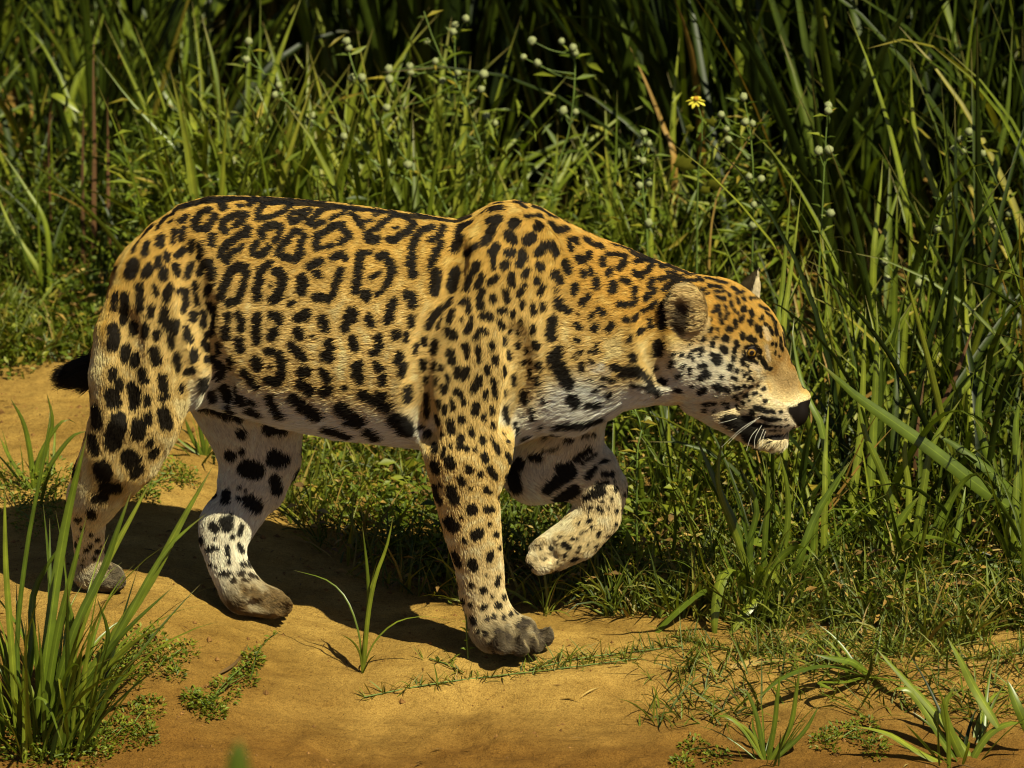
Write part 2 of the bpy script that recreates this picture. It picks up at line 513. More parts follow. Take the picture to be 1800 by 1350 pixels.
def herb_mass():
    """creeping herbs: tiny leaves heaped in cushions"""
    cx, cy, ch, cr = [], [], [], []
    def put(n, xr, y0, y1, h, r):
        x = rng.uniform(*xr, n)
        cx.append(x); cy.append(edge_y(x) + rng.uniform(y0, y1, n)); ch.append(rng.uniform(*h, n)); cr.append(rng.uniform(*r, n))
    put(46, (-1.1, -.62), -.02, .45, (.03, .09), (.06, .13))          # cushion left of the rump
    put(60, (-.60, .2), .1, .8, (.04, .13), (.06, .12))
    put(60, (-.1, .5), .65, 1.2, (.08, .26), (.07, .13))               # bush behind the neck
    put(130, (.15, 1.3), .02, 1.1, (.03, .14), (.05, .12))             # right bank
    put(26, (-1.0, -.5), .5, 1.0, (.1, .35), (.08, .14))
    n_b = 90
    put(34, (.10, .46), 1.0, 1.3, (.08, .20), (.07, .12))
    put(56, (.38, .72), .25, 1.25, (.06, .18), (.06, .12))            # bright bush behind the neck
    cx, cy, ch, cr = map(np.concatenate, (cx, cy, ch, cr))
    n_each = 170
    i = np.repeat(np.arange(len(cx)), n_each)
    n = len(i)
    a, rr, hh = rng.uniform(0, 2 * math.pi, n), np.sqrt(rng.random(n)), rng.random(n) ** .7
    x, y = cx[i] + cr[i] * rr * np.cos(a), cy[i] + cr[i] * rr * np.sin(a)
    pos = xyz(x, y)
    pos[:, 2] += ch[i] * hh * (1 - .75 * rr ** 2)
    d = np.stack([np.cos(a), np.sin(a), rng.uniform(-.2, 1.1, n)], -1) + rng.normal(0, .6, (n, 3))
    up = np.array([0, 0, 1.0]) + rng.normal(0, .5, (n, 3))
    sz = rng.uniform(.009, .022, n) * np.where(rng.random(n) < .12, 1.8, 1)
    ch_ = rng.random(len(cx)) * .7
    ch_[-n_b:] = .62
    hue = np.clip(ch_[i] + rng.normal(.15, .2, n), 0, 1)
    return leaves(pos, d, up, sz, sz * rng.uniform(.3, .6, n), hue)
V, Fq, at = herb_mass()
tag(mesh_obj("ground_cover", V, Fq, M_HERB, None, at), "low creeping herbs heaped in green cushions along the bank", "ground cover", kind="stuff")

def litter_mass():
    n = 5200
    x = np.where(rng.random(n) < .5, rng.uniform(-1.2, 1.3, n), rng.uniform(.1, 1.3, n))
    y = edge_y(x) - .06 + rng.random(n) * .9
    k = ~((x < -.5) & (y < 1.2))
    x, y = x[k], y[k]
    n = len(x)
    a = rng.uniform(0, 2 * math.pi, n)
    d = np.stack([np.cos(a), np.sin(a), rng.normal(0, .25, n)], -1)
    s = rng.uniform(.010, .036, n)
    return leaves(xyz(x, y, .004) + [0, 0, 1] * rng.uniform(0, .07, n)[:, None], d, np.array([0, 0, 1.0]) + rng.normal(0, .3, (n, 3)), s, s * rng.uniform(.12, .45, n))
V, Fq, at = litter_mass()
tag(mesh_obj("leaf_litter", V, Fq, M_LITTER, None, at), "brown dead leaves and stalks lying among the grass", "leaf litter", kind="stuff")

# crumbs of earth and grit on the sand
def crumbs():
    n = 5200
    x = rng.uniform(-1.1, 1.1, n)
    y = rng.uniform(-.85, 1.2, n)
    k = (vnoise(x, y, 3.5, 2) + .5 * rng.normal(0, 1, n) > .1)
    x, y = x[k], y[k]
    n = len(x)
    r = np.minimum(rng.gamma(1.5, .0012, n) + .0008, .008)
    oc = np.array([(1, 0, 0), (-1, 0, 0), (0, 1, 0), (0, -1, 0), (0, 0, 1), (0, 0, -1)], float)
    V = xyz(x, y)[:, None] + oc[None] * (r[:, None] * rng.uniform(.6, 1.3, (n, 6)))[..., None]
    f = np.array([(0, 2, 4), (2, 1, 4), (1, 3, 4), (3, 0, 4), (2, 0, 5), (1, 2, 5), (3, 1, 5), (0, 3, 5)])
    return V.reshape(-1, 3), (np.arange(n)[:, None, None] * 6 + f[None]).reshape(-1, 3)
V, Fq = crumbs()
tag(mesh_obj("grit", V, Fq, plain_mat("grit", (.20, .10, .03), .95, .1, .5, 90), None, None, False), "grit and earth crumbs scattered on the sand", "grit", kind="stuff")

def chaff():
    n = 1000
    x, y = rng.uniform(-1.1, 1.1, n), rng.uniform(-.8, 1.0, n)
    k = vnoise(x, y, 2.6, 0) + .6 * rng.normal(0, 1, n) > .15
    x, y = x[k], y[k]
    n = len(x)
    a = rng.uniform(0, 2 * math.pi, n)
    s = rng.uniform(.012, .05, n)
    return leaves(xyz(x, y, .003), np.stack([np.cos(a), np.sin(a), rng.normal(0, .08, n)], -1), np.array([0, 0, 1.0]) + rng.normal(0, .25, (n, 3)), s, rng.uniform(.0012, .004, n), np.clip(rng.normal(.35, .3, n), 0, 1))
V, Fq, at = chaff()
tag(mesh_obj("chaff", V, Fq, M_LITTER, None, at), "bits of straw and twig strewn over the open sand", "chaff", kind="stuff")

# ------------------------------------------------------------------ single grass clumps
def grass_clump(name, label, base, traced, fill=0, fill_kw=None, mat=None, group=None):
    """base (u, v) on the ground; traced: [(width, [(u, v, dY), ...])] base to tip"""
    g = PG(*base)
    e = tag(empty(name, g), label, "grass", group)
    mat = mat or M_BLADE
    for w, pts in traced:
        traced_blade("blade", [(u, v, g[1] + dy) for u, v, dy in pts], w, mat, e)
    kw = dict(L=(.1, .3), W=(.004, .010), lean=(.3, .25), bend=(.6, .4), spread=.05)
    kw.update(fill_kw or {})
    for q_ in range(fill):
        a = rng.uniform(0, 2 * math.pi)
        o = kw["spread"] * math.sqrt(rng.random())
        b = xyz(g[0] + o * math.cos(a), g[1] + o * math.sin(a), -.004)[None]
        V, Fq, at = blades(b, np.array([a + rng.normal(0, .6)]), rng.uniform(*kw["L"], 1), rng.uniform(*kw["W"], 1), np.abs(rng.normal(*kw["lean"], 1)), np.abs(rng.normal(*kw["bend"], 1)), 8, rng.normal(0, .7, 1))
        mesh_obj("blade", V, Fq, M_TALL if q_ % 3 == 0 else mat, e, at)
    return e

grass_clump("grass_tussock", "large broad-bladed grass tussock in the lower left corner, before the hind paw", (70, 1285), [
    (19, [(62, 1290, 0), (80, 1160, 0), (100, 1010, .02), (124, 880, .03), (153, 765, .02)]),
    (18, [(100, 1285, 0), (180, 1150, 0), (262, 1025, .01), (320, 915, .02), (374, 820, .03)]),
    (12, [(110, 1285, -.02), (205, 1120, -.02), (290, 970, -.01), (362, 903, 0)]),
    (15, [(78, 1285, -.03), (130, 1110, -.03), (180, 1005, -.02), (207, 930, -.02), (231, 863, -.02)]),
    (13, [(90, 1285, 0), (150, 1080, 0), (190, 985, .01), (225, 920, .02), (270, 836, .03)]),
    (13, [(74, 1288, -.05), (100, 1120, -.05), (126, 1010, -.05), (152, 908, -.05)]),
    (9, [(40, 1285, 0), (30, 1130, .02), (48, 960, .03), (76, 810, .04), (93, 700, .05)]),
    (12, [(30, 1285, -.05), (18, 1110, -.05), (10, 990, -.05), (8, 850, -.05)]),
    (10, [(110, 1290, -.06), (150, 1220, -.07), (200, 1160, -.08), (245, 1122, -.09), (292, 1098, -.1)]),
    (9, [(100, 1290, -.04), (160, 1190, -.04), (220, 1110, -.05), (306, 1030, -.04)]),
    (10, [(20, 1300, -.08), (60, 1230, -.1), (85, 1240, -.12), (110, 1310, -.13)]),
    (14, [(25, 1290, .04), (55, 1150, .06), (60, 1040, .08), (115, 945, .08)]),
    (11, [(90, 1285, .02), (125, 1190, .02), (130, 1110, .02), (118, 1040, .02)]),
    (10, [(120, 1290, 0), (165, 1200, -.01), (190, 1120, -.02), (170, 1050, -.03)]),
], 160, dict(L=(.10, .38), W=(.004, .013), lean=(.28, .24), bend=(.6, .6), spread=.10))

grass_clump("grass_seedling", "small upright grass seedling alone on the sand between the paws", (637, 1182), [
    (7, [(637, 1184, 0), (641, 1125, 0), (648, 1055, 0), (645, 995, 0), (637, 925, 0)]),
    (8, [(638, 1184, 0), (641, 1148, -.005), (648, 1075, -.01), (660, 1015, -.01), (680, 960, -.01), (691, 908, -.01)]),
    (5, [(638, 1184, 0), (644, 1100, .005), (652, 1030, .01), (663, 984, .01)]),
    (3.5, [(637, 1184, 0), (631, 1115, 0), (610, 1055, .02), (575, 1020, .04), (515, 1002, .06)]),
    (3.5, [(639, 1184, 0), (645, 1155, 0), (665, 1120, 0), (700, 1092, 0), (750, 1084, 0), (812, 1096, 0)]),
    (4, [(637, 1184, 0), (633, 1150, -.01), (620, 1128, -.02), (598, 1114, -.03)]),
    (3, [(637, 1184, 0), (650, 1160, -.02), (662, 1150, -.03)]),
])
grass_clump("grass_clump", "broad drooping grass clump at the path edge below the jaguar's chin", (1325, 1075), [
    (22, [(1322, 1075, 0), (1300, 1010, -.02), (1272, 1010, -.05), (1257, 1075, -.08), (1257, 1142, -.09)]),
    (20, [(1335, 1075, 0), (1345, 1045, -.03), (1312, 1075, -.07), (1276, 1128, -.1)]),
    (18, [(1300, 1070, 0), (1250, 1035, -.02), (1180, 1085, -.06), (1112, 1160, -.1)]),
    (24, [(1330, 1075, 0), (1336, 1005, -.02), (1362, 1010, -.05), (1392, 1055, -.06)]),
    (14, [(1392, 1025, .02), (1415, 955, .02), (1440, 895, .03), (1492, 812, .04)]),
    (14, [(1330, 1070, .02), (1296, 935, .03), (1270, 875, .03), (1222, 765, .05)]),
    (13, [(1330, 1070, .02), (1300, 960, .02), (1262, 850, .03), (1272, 760, .04)]),
    (12, [(1350, 1060, .03), (1382, 940, .04), (1384, 860, .04), (1370, 795, .04)]),
    (11, [(1340, 1060, .02), (1345, 940, .02), (1350, 870, .02), (1346, 805, .02)]),
    (12, [(1325, 1070, .02), (1318, 960, .02), (1330, 890, .02), (1300, 820, .02)]),
    (13, [(1330, 1070, 0), (1368, 985, 0), (1412, 960, -.02), (1440, 985, -.04)]),
], 30, dict(L=(.10, .30), W=(.005, .012), lean=(.3, .2), bend=(.5, .5), spread=.09))
grass_clump("reed_clump", "long bright reed blades arching in from the right edge past the jaguar's nose", (1810, 1000), [
    (26, [(1830, 960, 0), (1800, 915, 0), (1720, 855, -.02), (1650, 800, -.03), (1570, 742, -.04), (1500, 692, -.05), (1438, 634, -.06)]),
    (20, [(1840, 930, .03), (1790, 880, .03), (1740, 830, .02), (1690, 790, .02), (1640, 760, .01)]),
    (18, [(1800, 1000, .05), (1795, 860, .06), (1785, 760, .07), (1795, 690, .08)]),
    (16, [(1810, 1000, .08), (1760, 860, .1), (1720, 740, .12), (1735, 620, .14)]),
])
grass_clump("grass_clump", "grass clump with wide short leaves right of the drooping clump", (1590, 1010), [
    (26, [(1580, 1010, 0), (1595, 950, -.02), (1650, 948, -.05), (1708, 972, -.07)]),
    (26, [(1575, 1010, 0), (1560, 960, -.01), (1562, 925, -.02), (1545, 998, -.06)]),
    (18, [(1570, 1010, 0), (1563, 955, 0), (1590, 905, 0), (1616, 872, 0)]),
    (14, [(1600, 1010, .02), (1620, 880, .03), (1640, 780, .04), (1690, 700, .05)]),
    (14, [(1585, 1010, .02), (1560, 860, .03), (1520, 760, .04), (1505, 690, .05)]),
    (13, [(1600, 1010, .02), (1660, 900, .03), (1700, 840, .02), (1745, 830, 0)]),
    (12, [(1590, 1010, .03), (1598, 870, .04), (1590, 800, .04), (1600, 720, .05)]),
], 26, dict(L=(.10, .28), W=(.004, .012), spread=.1))
grass_clump("grass_clump", "loose grass clump with long blades trailing over the sand at lower right", (1690, 1330), [
    (16, [(1720, 1350, 0), (1640, 1250, .02), (1590, 1195, .03), (1540, 1140, .04)]),
    (18, [(1755, 1280, 0), (1712, 1210, .02), (1690, 1165, .02), (1665, 1120, .03)]),
    (17, [(1810, 1290, 0), (1790, 1245, 0), (1770, 1195, .02)]),
    (16, [(1700, 1350, 0), (1668, 1280, 0), (1660, 1240, 0), (1680, 1205, 0)]),
    (15, [(1690, 1360, -.02), (1610, 1320, -.02), (1560, 1290, -.03), (1500, 1275, -.04)]),
    (14, [(1680, 1340, 0), (1620, 1240, .02), (1585, 1210, .02), (1545, 1225, .02)]),
    (13, [(1700, 1350, 0), (1740, 1290, 0), (1790, 1270, 0), (1830, 1290, 0)]),
], 14, dict(L=(.08, .2), W=(.005, .010), lean=(.6, .3), spread=.07))
grass_clump("grass_clump", "thin-bladed grass tuft at the bottom edge right of centre", (1345, 1335), [
    (9, [(1345, 1340, 0), (1330, 1260, 0), (1312, 1215, 0), (1300, 1210, 0)]),
    (9, [(1350, 1340, 0), (1362, 1270, 0), (1366, 1230, 0), (1372, 1180, 0)]),
    (9, [(1352, 1340, 0), (1388, 1280, 0), (1400, 1215, 0), (1406, 1175, 0)]),
    (8, [(1345, 1340, 0), (1300, 1275, 0), (1262, 1258, 0), (1235, 1285, 0)]),
    (8, [(1355, 1340, 0), (1410, 1290, 0), (1440, 1240, 0)]),
    (7, [(1345, 1340, 0), (1320, 1290, 0), (1285, 1262, 0)]),
], 20, dict(L=(.05, .14), W=(.003, .006), lean=(.5, .3), spread=.04))
grass_clump("grass_clump", "long grass blades arching low over the sand at the path step", (1520, 1190), [
    (14, [(1522, 1190, 0), (1470, 1172, -.03), (1420, 1175, -.06), (1370, 1195, -.09), (1328, 1232, -.13)]),
    (13, [(1530, 1190, 0), (1500, 1165, -.02), (1465, 1158, -.04), (1430, 1150, -.05)]),
    (12, [(1530, 1190, 0), (1560, 1195, -.04), (1600, 1198, -.07), (1640, 1190, -.08)]),
    (12, [(1520, 1190, 0), (1480, 1200, -.04), (1440, 1200, -.07), (1470, 1215, -.1)]),
], 8, dict(L=(.06, .14), W=(.004, .008), lean=(.8, .3), spread=.04))
grass_clump("grass_clump", "upright grass tuft between the hind legs, lit on the far sand", (360, 800), [
    (9, [(360, 802, 0), (352, 750, 0), (350, 722, 0), (355, 695, 0)]),
    (8, [(362, 802, 0), (366, 760, 0), (372, 730, 0), (360, 700, 0)]),
    (9, [(358, 802, 0), (338, 770, 0), (325, 735, 0)]),
    (6, [(364, 802, 0), (378, 770, 0), (392, 750, 0)]),
    (6, [(356, 802, 0), (330, 785, 0), (305, 765, 0)]),
], 12, dict(L=(.04, .11), W=(.003, .007), lean=(.5, .3), spread=.04))
grass_clump("grass_clump", "grass tuft on the sand at the left edge behind the tussock", (60, 860), [
    (10, [(60, 862, 0), (52, 790, 0), (40, 740, 0), (18, 700, 0)]),
    (9, [(64, 862, 0), (80, 790, 0), (92, 740, 0), (82, 690, 0)]),
    (9, [(62, 862, 0), (100, 800, 0), (130, 765, 0), (155, 758, 0)]),
    (8, [(60, 862, 0), (70, 800, 0), (110, 740, 0), (135, 745, 0)]),
    (8, [(58, 862, 0), (20, 810, 0), (0, 770, 0)]),
], 26, dict(L=(.06, .16), W=(.003, .008), lean=(.5, .3), spread=.09))
# background blades that stand out one by one
BACK = [
    ("orange dry grass blade leaning between green blades behind the shoulder", M_DRY, 1.7, [(14, [(1185, 270), (1175, 245), (1140, 155), (1107, 82)])]),
    ("straight upright pale green blade right of the orange dry blade", None, 1.7, [(16, [(1180, 420), (1182, 250), (1187, 150), (1195, 62)])]),
    ("two hanging blade ends above the yellow flower", None, 1.9, [(18, [(1300, -60), (1290, 0), (1283, 60), (1275, 122)]), (16, [(1300, 20), (1306, 60), (1306, 110), (1305, 168)])]),
    ("bright yellow-green blade pair standing behind the jaguar's forehead", None, .55, [(13, [(1368, 600), (1372, 540), (1380, 450), (1392, 308)]), (13, [(1376, 600), (1384, 520), (1398, 420), (1408, 335)])]),
    ("bright blade growing right behind the jaguar's nose bridge", None, .3, [(15, [(1450, 780), (1420, 700), (1404, 650), (1394, 590), (1396, 560)])]),
    ("two lit blades forming a V above the right bank", None, 1.0, [(16, [(1530, 500), (1562, 390), (1576, 345), (1592, 298)]), (15, [(1535, 480), (1540, 400), (1547, 340), (1552, 276)])]),
    ("broad bright blade rising behind the middle of the back, kinked at its node", None, 1.7, [(18, [(452, 330), (456, 250), (462, 195), (492, 95), (532, -10)]), (13, [(452, 280), (456, 150), (458, -10)])]),
    ("broad blade slanting down to the back behind the rump", None, 1.6, [(16, [(530, 345), (498, 268), (466, 188), (450, 150)])]),
    ("long blade with a straw-coloured end crossing behind the rump", None, 1.55, [(11, [(395, 340), (350, 298), (300, 250), (232, 180), (170, 100)])]),
    ("blurred upright blades in the dark upper left corner", None, 2.2, [(16, [(120, 210), (140, 130), (165, 80), (192, -10)]), (13, [(320, 215), (300, 180), (260, 112), (198, -10)]), (15, [(300, 260), (318, 150), (330, 60), (322, -10)])]),
    ("slanting pale blade at the left edge above the green cushion", None, 1.6, [(10, [(82, 402), (45, 330), (0, 262)]), (10, [(70, 480), (20, 400), (-10, 330)])]),
    ("thin bright vertical blade beside the shoulder hump", None, 1.5, [(8, [(1075, 430), (1082, 300), (1085, 158)]), (10, [(1082, 420), (1050, 310), (1004, 214)])]),
    ("dark broad blade bending left above the shoulder hump", None, 1.6, [(13, [(880, 300), (905, 245), (935, 205), (1002, 128)])]),
    ("short wide pale blade behind the neck", None, 1.3, [(14, [(1144, 440), (1148, 350), (1151, 278)])]),
    ("straw stalk leaning right below the flower heads", M_DRY, 1.3, [(4, [(1252, 385), (1300, 270), (1352, 192)])]),
    ("reddish dry stalk in the right-hand grass", M_DRY, 1.3, [(9, [(1722, 500), (1712, 400), (1702, 310)]), (7, [(1640, 560), (1600, 480), (1520, 370)])]),
    ("thin reddish-brown bare stems standing behind the rump", M_BROWN, 1.75, [(7, [(146, 420), (145, 300), (147, 180)]), (9, [(165, 400), (166, 260), (164, 120), (166, 60)]), (7, [(191, 400), (190, 300), (189, 170)])]),
    ("dark broad reed blades crossing behind the long arching blade", None, .55, [(20, [(1600, 800), (1650, 735), (1705, 670), (1762, 598)]), (22, [(1660, 890), (1705, 835), (1760, 760), (1810, 690)])]),
    ("brown-edged blade slanting up to the right behind the arching blade", M_BROWN, .5, [(13, [(1545, 885), (1570, 850), (1660, 705), (1702, 600), (1715, 560)]), (10, [(1612, 770), (1620, 690), (1628, 590)])]),
    ("pair of upright blades right of the nose", None, .4, [(14, [(1498, 880), (1512, 770), (1520, 600), (1522, 540)]), (15, [(1530, 860), (1536, 740), (1542, 590), (1540, 530)])]),
    ("bright short blades below the nose on the right bank", None, .22, [(13, [(1435, 905), (1465, 860), (1497, 808)]), (12, [(1450, 860), (1452, 780), (1458, 690)]), (12, [(1680, 960), (1692, 890), (1698, 850)]), (14, [(1785, 900), (1788, 820), (1795, 750)])]),
    ("dark tall blades rising at the right edge", None, 1.2, [(18, [(1700, 560), (1660, 380), (1610, 240), (1600, 100)]), (16, [(1710, 520), (1740, 340), (1770, 200), (1780, 40)]), (14, [(1600, 420), (1570, 250), (1530, 120), (1490, 20)])]),
]
for lab, mt, Y, bl in BACK:
    u0, v0 = bl[0][1][0]
    q = P(u0, v0, Y)
    e = tag(empty("grass_shoot", (q[0], Y, float(ground_z(q[0], Y)))), lab, "grass")
    for w, pts in bl:
        pts3 = [(u, v, Y + .02 * i) for i, (u, v) in enumerate(pts)]
        # carry the blade down to its root in the ground
        r = P(*pts3[0])
        rz = float(ground_z(r[0], r[1]))
        pos = [P(*p) for p in pts3]
        if r[2] > rz + .01:
            pos = [np.array([r[0] - .12 * (pos[1][0] - r[0]), r[1], rz - .01])] + pos
        sp = spline(pos, 17)[None]
        tan = sp[0, -1] - sp[0, 0]
        sd = np.cross(tan, [0.2, -1.0, .3])
        Vb, Fb, ab = strip(sp, np.array([w * .00115]), np.array([math.atan2(-sd[0], sd[1])]), np.array([rng.normal(0, .2)]), np.linspace(0, 1, 17), .2, np.array([rng.uniform(.35, 1)]), 2.6)
        mesh_obj("blade", Vb, Fb, mt or M_BLADE, e, ab)

# ------------------------------------------------------------------ weeds with globe flower heads
def globe_mesh():
    V, Fc = [], []
    nu, nv = 9, 6
    for j in range(nv + 1):
        for i in range(nu):
            th, ph = math.pi * j / nv, 2 * math.pi * i / nu
            r = 1 + .16 * math.sin(5 * ph + j * 2.1) * math.sin(3 * th + i)
            V.append((r * math.sin(th) * math.cos(ph), r * math.sin(th) * math.sin(ph), r * math.cos(th)))
    for j in range(nv):
        for i in range(nu):
            Fc.append((j * nu + i, (j + 1) * nu + i, (j + 1) * nu + (i + 1) % nu, j * nu + (i + 1) % nu))
    return np.array(V), np.array(Fc)
GV, GF = globe_mesh()
WEEDS = [
    ("tall globe-flowered weed leaning left, nearest the rump", 1.45, [(750, 360), (680, 300), (620, 260), (550, 215), (490, 165), (455, 115), (437, 80)], [(437, 73), (433, 105), (490, 150), (483, 167), (520, 200), (549, 203), (545, 214), (605, 240), (682, 288)]),
    ("globe-flowered weed leaning left over the middle of the back", 1.4, [(785, 370), (720, 290), (665, 210), (625, 130), (612, 88)], [(609, 73), (613, 85), (618, 137), (636, 137), (667, 215), (717, 290)]),
    ("much-branched globe-flowered weed above the middle of the back", 1.5, [(870, 350), (840, 240), (810, 160), (770, 90), (745, 20)], [(750, 73), (765, 108), (720, 117), (722, 128), (805, 128), (850, 131), (846, 157), (683, 122), (685, 140), (680, 190), (778, 142)]),
    ("upright globe-flowered weed at the top edge above the saddle of the back", 1.6, [(820, 300), (815, 180), (800, 120), (800, 50)], [(800, 44), (796, 56), (819, 33), (855, 205), (870, 217)]),
    ("globe-flowered weed above the shoulder hump", 1.5, [(970, 350), (1000, 230), (1010, 150), (1010, 95)], [(1007, 84), (1011, 93), (935, 72), (987, 73), (1012, 197), (990, 195), (920, 101), (945, 111)]),
    ("globe-flowered weed with stacked pairs of heads behind the neck", 1.2, [(1138, 430), (1130, 330), (1130, 245)], [(1131, 234), (1123, 252), (1140, 252), (1120, 280), (1130, 283), (1124, 326), (1140, 322), (1140, 392)]),
    ("globe-flowered weed right of the yellow flower", 1.1, [(1322, 470), (1325, 330), (1318, 225), (1307, 176)], [(1307, 171), (1310, 215), (1323, 217), (1280, 246), (1277, 227), (1317, 311), (1338, 315), (1325, 360), (1324, 397), (1268, 202)]),
    ("thin tall globe-flowered weed right of the jaguar's far ear", .9, [(1435, 560), (1444, 400), (1450, 270), (1455, 195)], [(1456, 186), (1456, 195), (1439, 266), (1457, 264), (1460, 375)]),
    ("globe-flowered weed at the upper right edge", 1.2, [(1790, 420), (1760, 340), (1730, 272), (1702, 236)], [(1703, 232), (1688, 245), (1676, 263), (1693, 265), (1728, 270), (1758, 383), (1774, 376)]),
    ("sparse globe-flowered weed inside the right-hand grass", .9, [(1590, 560), (1640, 420), (1665, 350)], [(1675, 343), (1668, 345), (1648, 403), (1555, 460), (1560, 490), (1615, 498)]),
    ("globe-flowered weed below the throat", .35, [(1120, 800), (1128, 755), (1115, 718)], [(1103, 710), (1085, 712), (1139, 740)]),
]
for lab, Y, stem, heads in WEEDS:
    pts = [P(u, v, Y + .015 * i) for i, (u, v) in enumerate(stem)]
    root = np.array([pts[0][0], pts[0][1], float(ground_z(pts[0][0], pts[0][1]))])
    if pts[0][2] > root[2] + .02:
        pts = [root - [0, 0, .01]] + pts
    e = tag(empty("flowering_weed", root), lab, "weed", "globe-flowered weeds")
    Vt, Ft, at_ = tube(pts, .0028, .0013, 16)
    cur = spline(pts, 60)
    twigs, lv = [(Vt, Ft, at_)], []
    for (u, v) in heads:
        h = P(u, v, Y + .02)
        best = cur[np.argmin(np.linalg.norm(cur - (h + [0, 0, -.03]), axis=1))]
        h[1] = best[1] + rng.normal(0, .012)
        h = P(u, v, h[1])
        if np.linalg.norm(best - h) > .012:
            midp = (best + h) / 2 + np.array([0, 0, .25]) * np.linalg.norm(best - h) * -.3
            twigs.append(tube([best, midp, h], .0013, .0009, 8, 4))
        hm = GV * rng.uniform(.0062, .0088) * (1 + rng.normal(0, .10, GV.shape)) + h
        mesh_obj("flower_head", hm, GF, M_HEAD, e)
        for _ in range(3):
            lv.append((h - [0, 0, .006], rng.normal(0, 1, 3) + [0, 0, .2], rng.uniform(.010, .022)))
    for c in cur[6::4]:
        for sgn in (-1, 1):
            lv.append((c, np.array([sgn, rng.normal(0, .6), rng.uniform(.1, .8)]), rng.uniform(.018, .045)))
    Vs, Fs, As = merge(twigs)
    mesh_obj("stem", Vs, Fs, M_STEM, e, As)
    pos, dv, sz = np.array([l[0] for l in lv]), np.array([l[1] for l in lv]), np.array([l[2] for l in lv])
    Vl, Fl, Al = leaves(pos, dv, np.array([0, -.3, 1.0]) + rng.normal(0, .3, pos.shape), sz, sz * .26)
    mesh_obj("foliage", Vl, Fl, M_HERB, e, Al)

# leafy tangle under the weeds, behind the back
def tangle():
    n = 6000
    x = rng.uniform(-.75, .55, n)
    y = rng.uniform(1.3, 1.85, n)
    z = ground_z(x, y) + rng.beta(1.4, 2.2, n) * .55 * (1 - .35 * np.abs(vnoise(x, y, 4)))
    a = rng.uniform(0, 2 * math.pi, n)
    k = vnoise(x, z, 7, 1) + .4 * rng.normal(0, 1, n) > -.1
    d = np.stack([np.cos(a), np.sin(a), rng.uniform(-.1, 1.4, n)], -1)[k]
    pos = np.stack([x, y, z], -1)[k]
    s = rng.uniform(.020, .07, len(pos))
    return leaves(pos, d, np.array([0, -.4, 1.0]) + rng.normal(0, .4, pos.shape), s, s * rng.uniform(.10, .22, len(pos)), np.clip(rng.normal(.55, .25, len(pos)), 0, 1))
V, Fq, at = tangle()
tag(mesh_obj("weed_thicket", V, Fq, M_HERB, None, at), "leafy tangle of narrow-leaved weeds behind the jaguar's back", "weeds", kind="stuff")

# ------------------------------------------------------------------ yellow flower
dY = 1.15
dc = P(1223, 174, dY)
root = np.array([P(1225, 430, dY)[0], dY, float(ground_z(P(1225, 430, dY)[0], dY))])
e = tag(empty("yellow_flower", root), "single yellow daisy-like flower standing above the jaguar's neck", "flower")
Vs, Fs, As = merge([tube([root, P(1226, 340, dY), P(1233, 260, dY), P(1234, 210, dY), dc], .0025, .0014, 16), tube([P(1232, 250, dY), P(1262, 222, dY), P(1267, 205, dY)], .0014, .001, 8)])
mesh_obj("stem", Vs, Fs, M_STEM, e, As)
for i in range(9):
    a = 2 * math.pi * i / 9 + .2
    dirp = np.array([math.cos(a), -.25, math.sin(a) * .62 - .1])
    Lp = .018 * (1 + .15 * math.sin(3.3 * i))
    sp = np.array([dc + dirp * Lp * t + np.array([0, 0, -.004 * t * t]) for t in np.linspace(.15, 1, 7)])[None]
    sd = np.cross(dirp, [0, -1, .3])
    Vp, Fp, Ap = strip(sp, np.array([.0075]), np.array([math.atan2(-sd[0], sd[1])]), np.zeros(1), np.linspace(0, 1, 7), .1, rng.random(1), 5)
    mesh_obj("petal", Vp, Fp, M_PETAL, e, Ap)
mesh_obj("flower_disc", GV * [.0055, .004, .005] + dc + [0, -.003, .001], GF, M_DISC, e)
def lobed_leaf(u, v, r, Y, par, tilt):
    c = P(u, v, Y)
    ph = np.linspace(0, 2 * math.pi, 19)[:-1]
    rr = r * .001 * (1 + .22 * np.cos(5 * ph + tilt)) * (1 + .15 * rng.normal(0, 1, 18))
    ring = c + np.stack([rr * np.cos(ph), -.35 * rr * np.sin(ph) + .2 * rr, rr * np.sin(ph) * .9], -1)
    V_ = np.vstack([[c - [0, 0, .002]], ring])
    f = [(0, 1 + i, 1 + (i + 1) % 18) for i in range(18)]
    mesh_obj("leaf", V_, np.array(f), M_HERB, par, {"rnd": np.full(19, .85), "along": np.full(19, .4)})
for u, v, r in ((1203, 290, 17), (1258, 325, 14), (1250, 215, 11), (1294, 255, 13), (1240, 335, 10), (1212, 226, 8)):
    lobed_leaf(u, v, r, dY, e, u)

# ------------------------------------------------------------------ small plants on the sand
def sprig(name, label, pts, nleaf, size, Y, mat=M_HERB):
    p3 = [P(u, v, Y) for u, v in pts]
    e = tag(empty(name, p3[0]), label, "plant")
    Vs, Fs, As = tube(p3, .0018, .001, 12)
    mesh_obj("stem", Vs, Fs, M_STEM, e, As)
    cur = spline(p3, nleaf + 2)[1:]
    pos, dv = [], []
    for i, c in enumerate(cur):
        for sgn in (-1, 1):
            a = i * 1.3
            pos.append(c); dv.append([sgn * math.cos(a) + .2 * sgn, sgn * math.sin(a) * .7, .45])
    pos, dv = np.array(pos), np.array(dv)
    sz = rng.uniform(.7, 1.2, len(pos)) * size
    Vl, Fl, Al = leaves(pos, dv, np.array([0, 0, 1.0]) + rng.normal(0, .2, pos.shape), sz, sz * .5, rng.uniform(.5, .95, len(pos)))
    mesh_obj("foliage", Vl, Fl, mat, e, Al)
gq = PG(823, 1158)
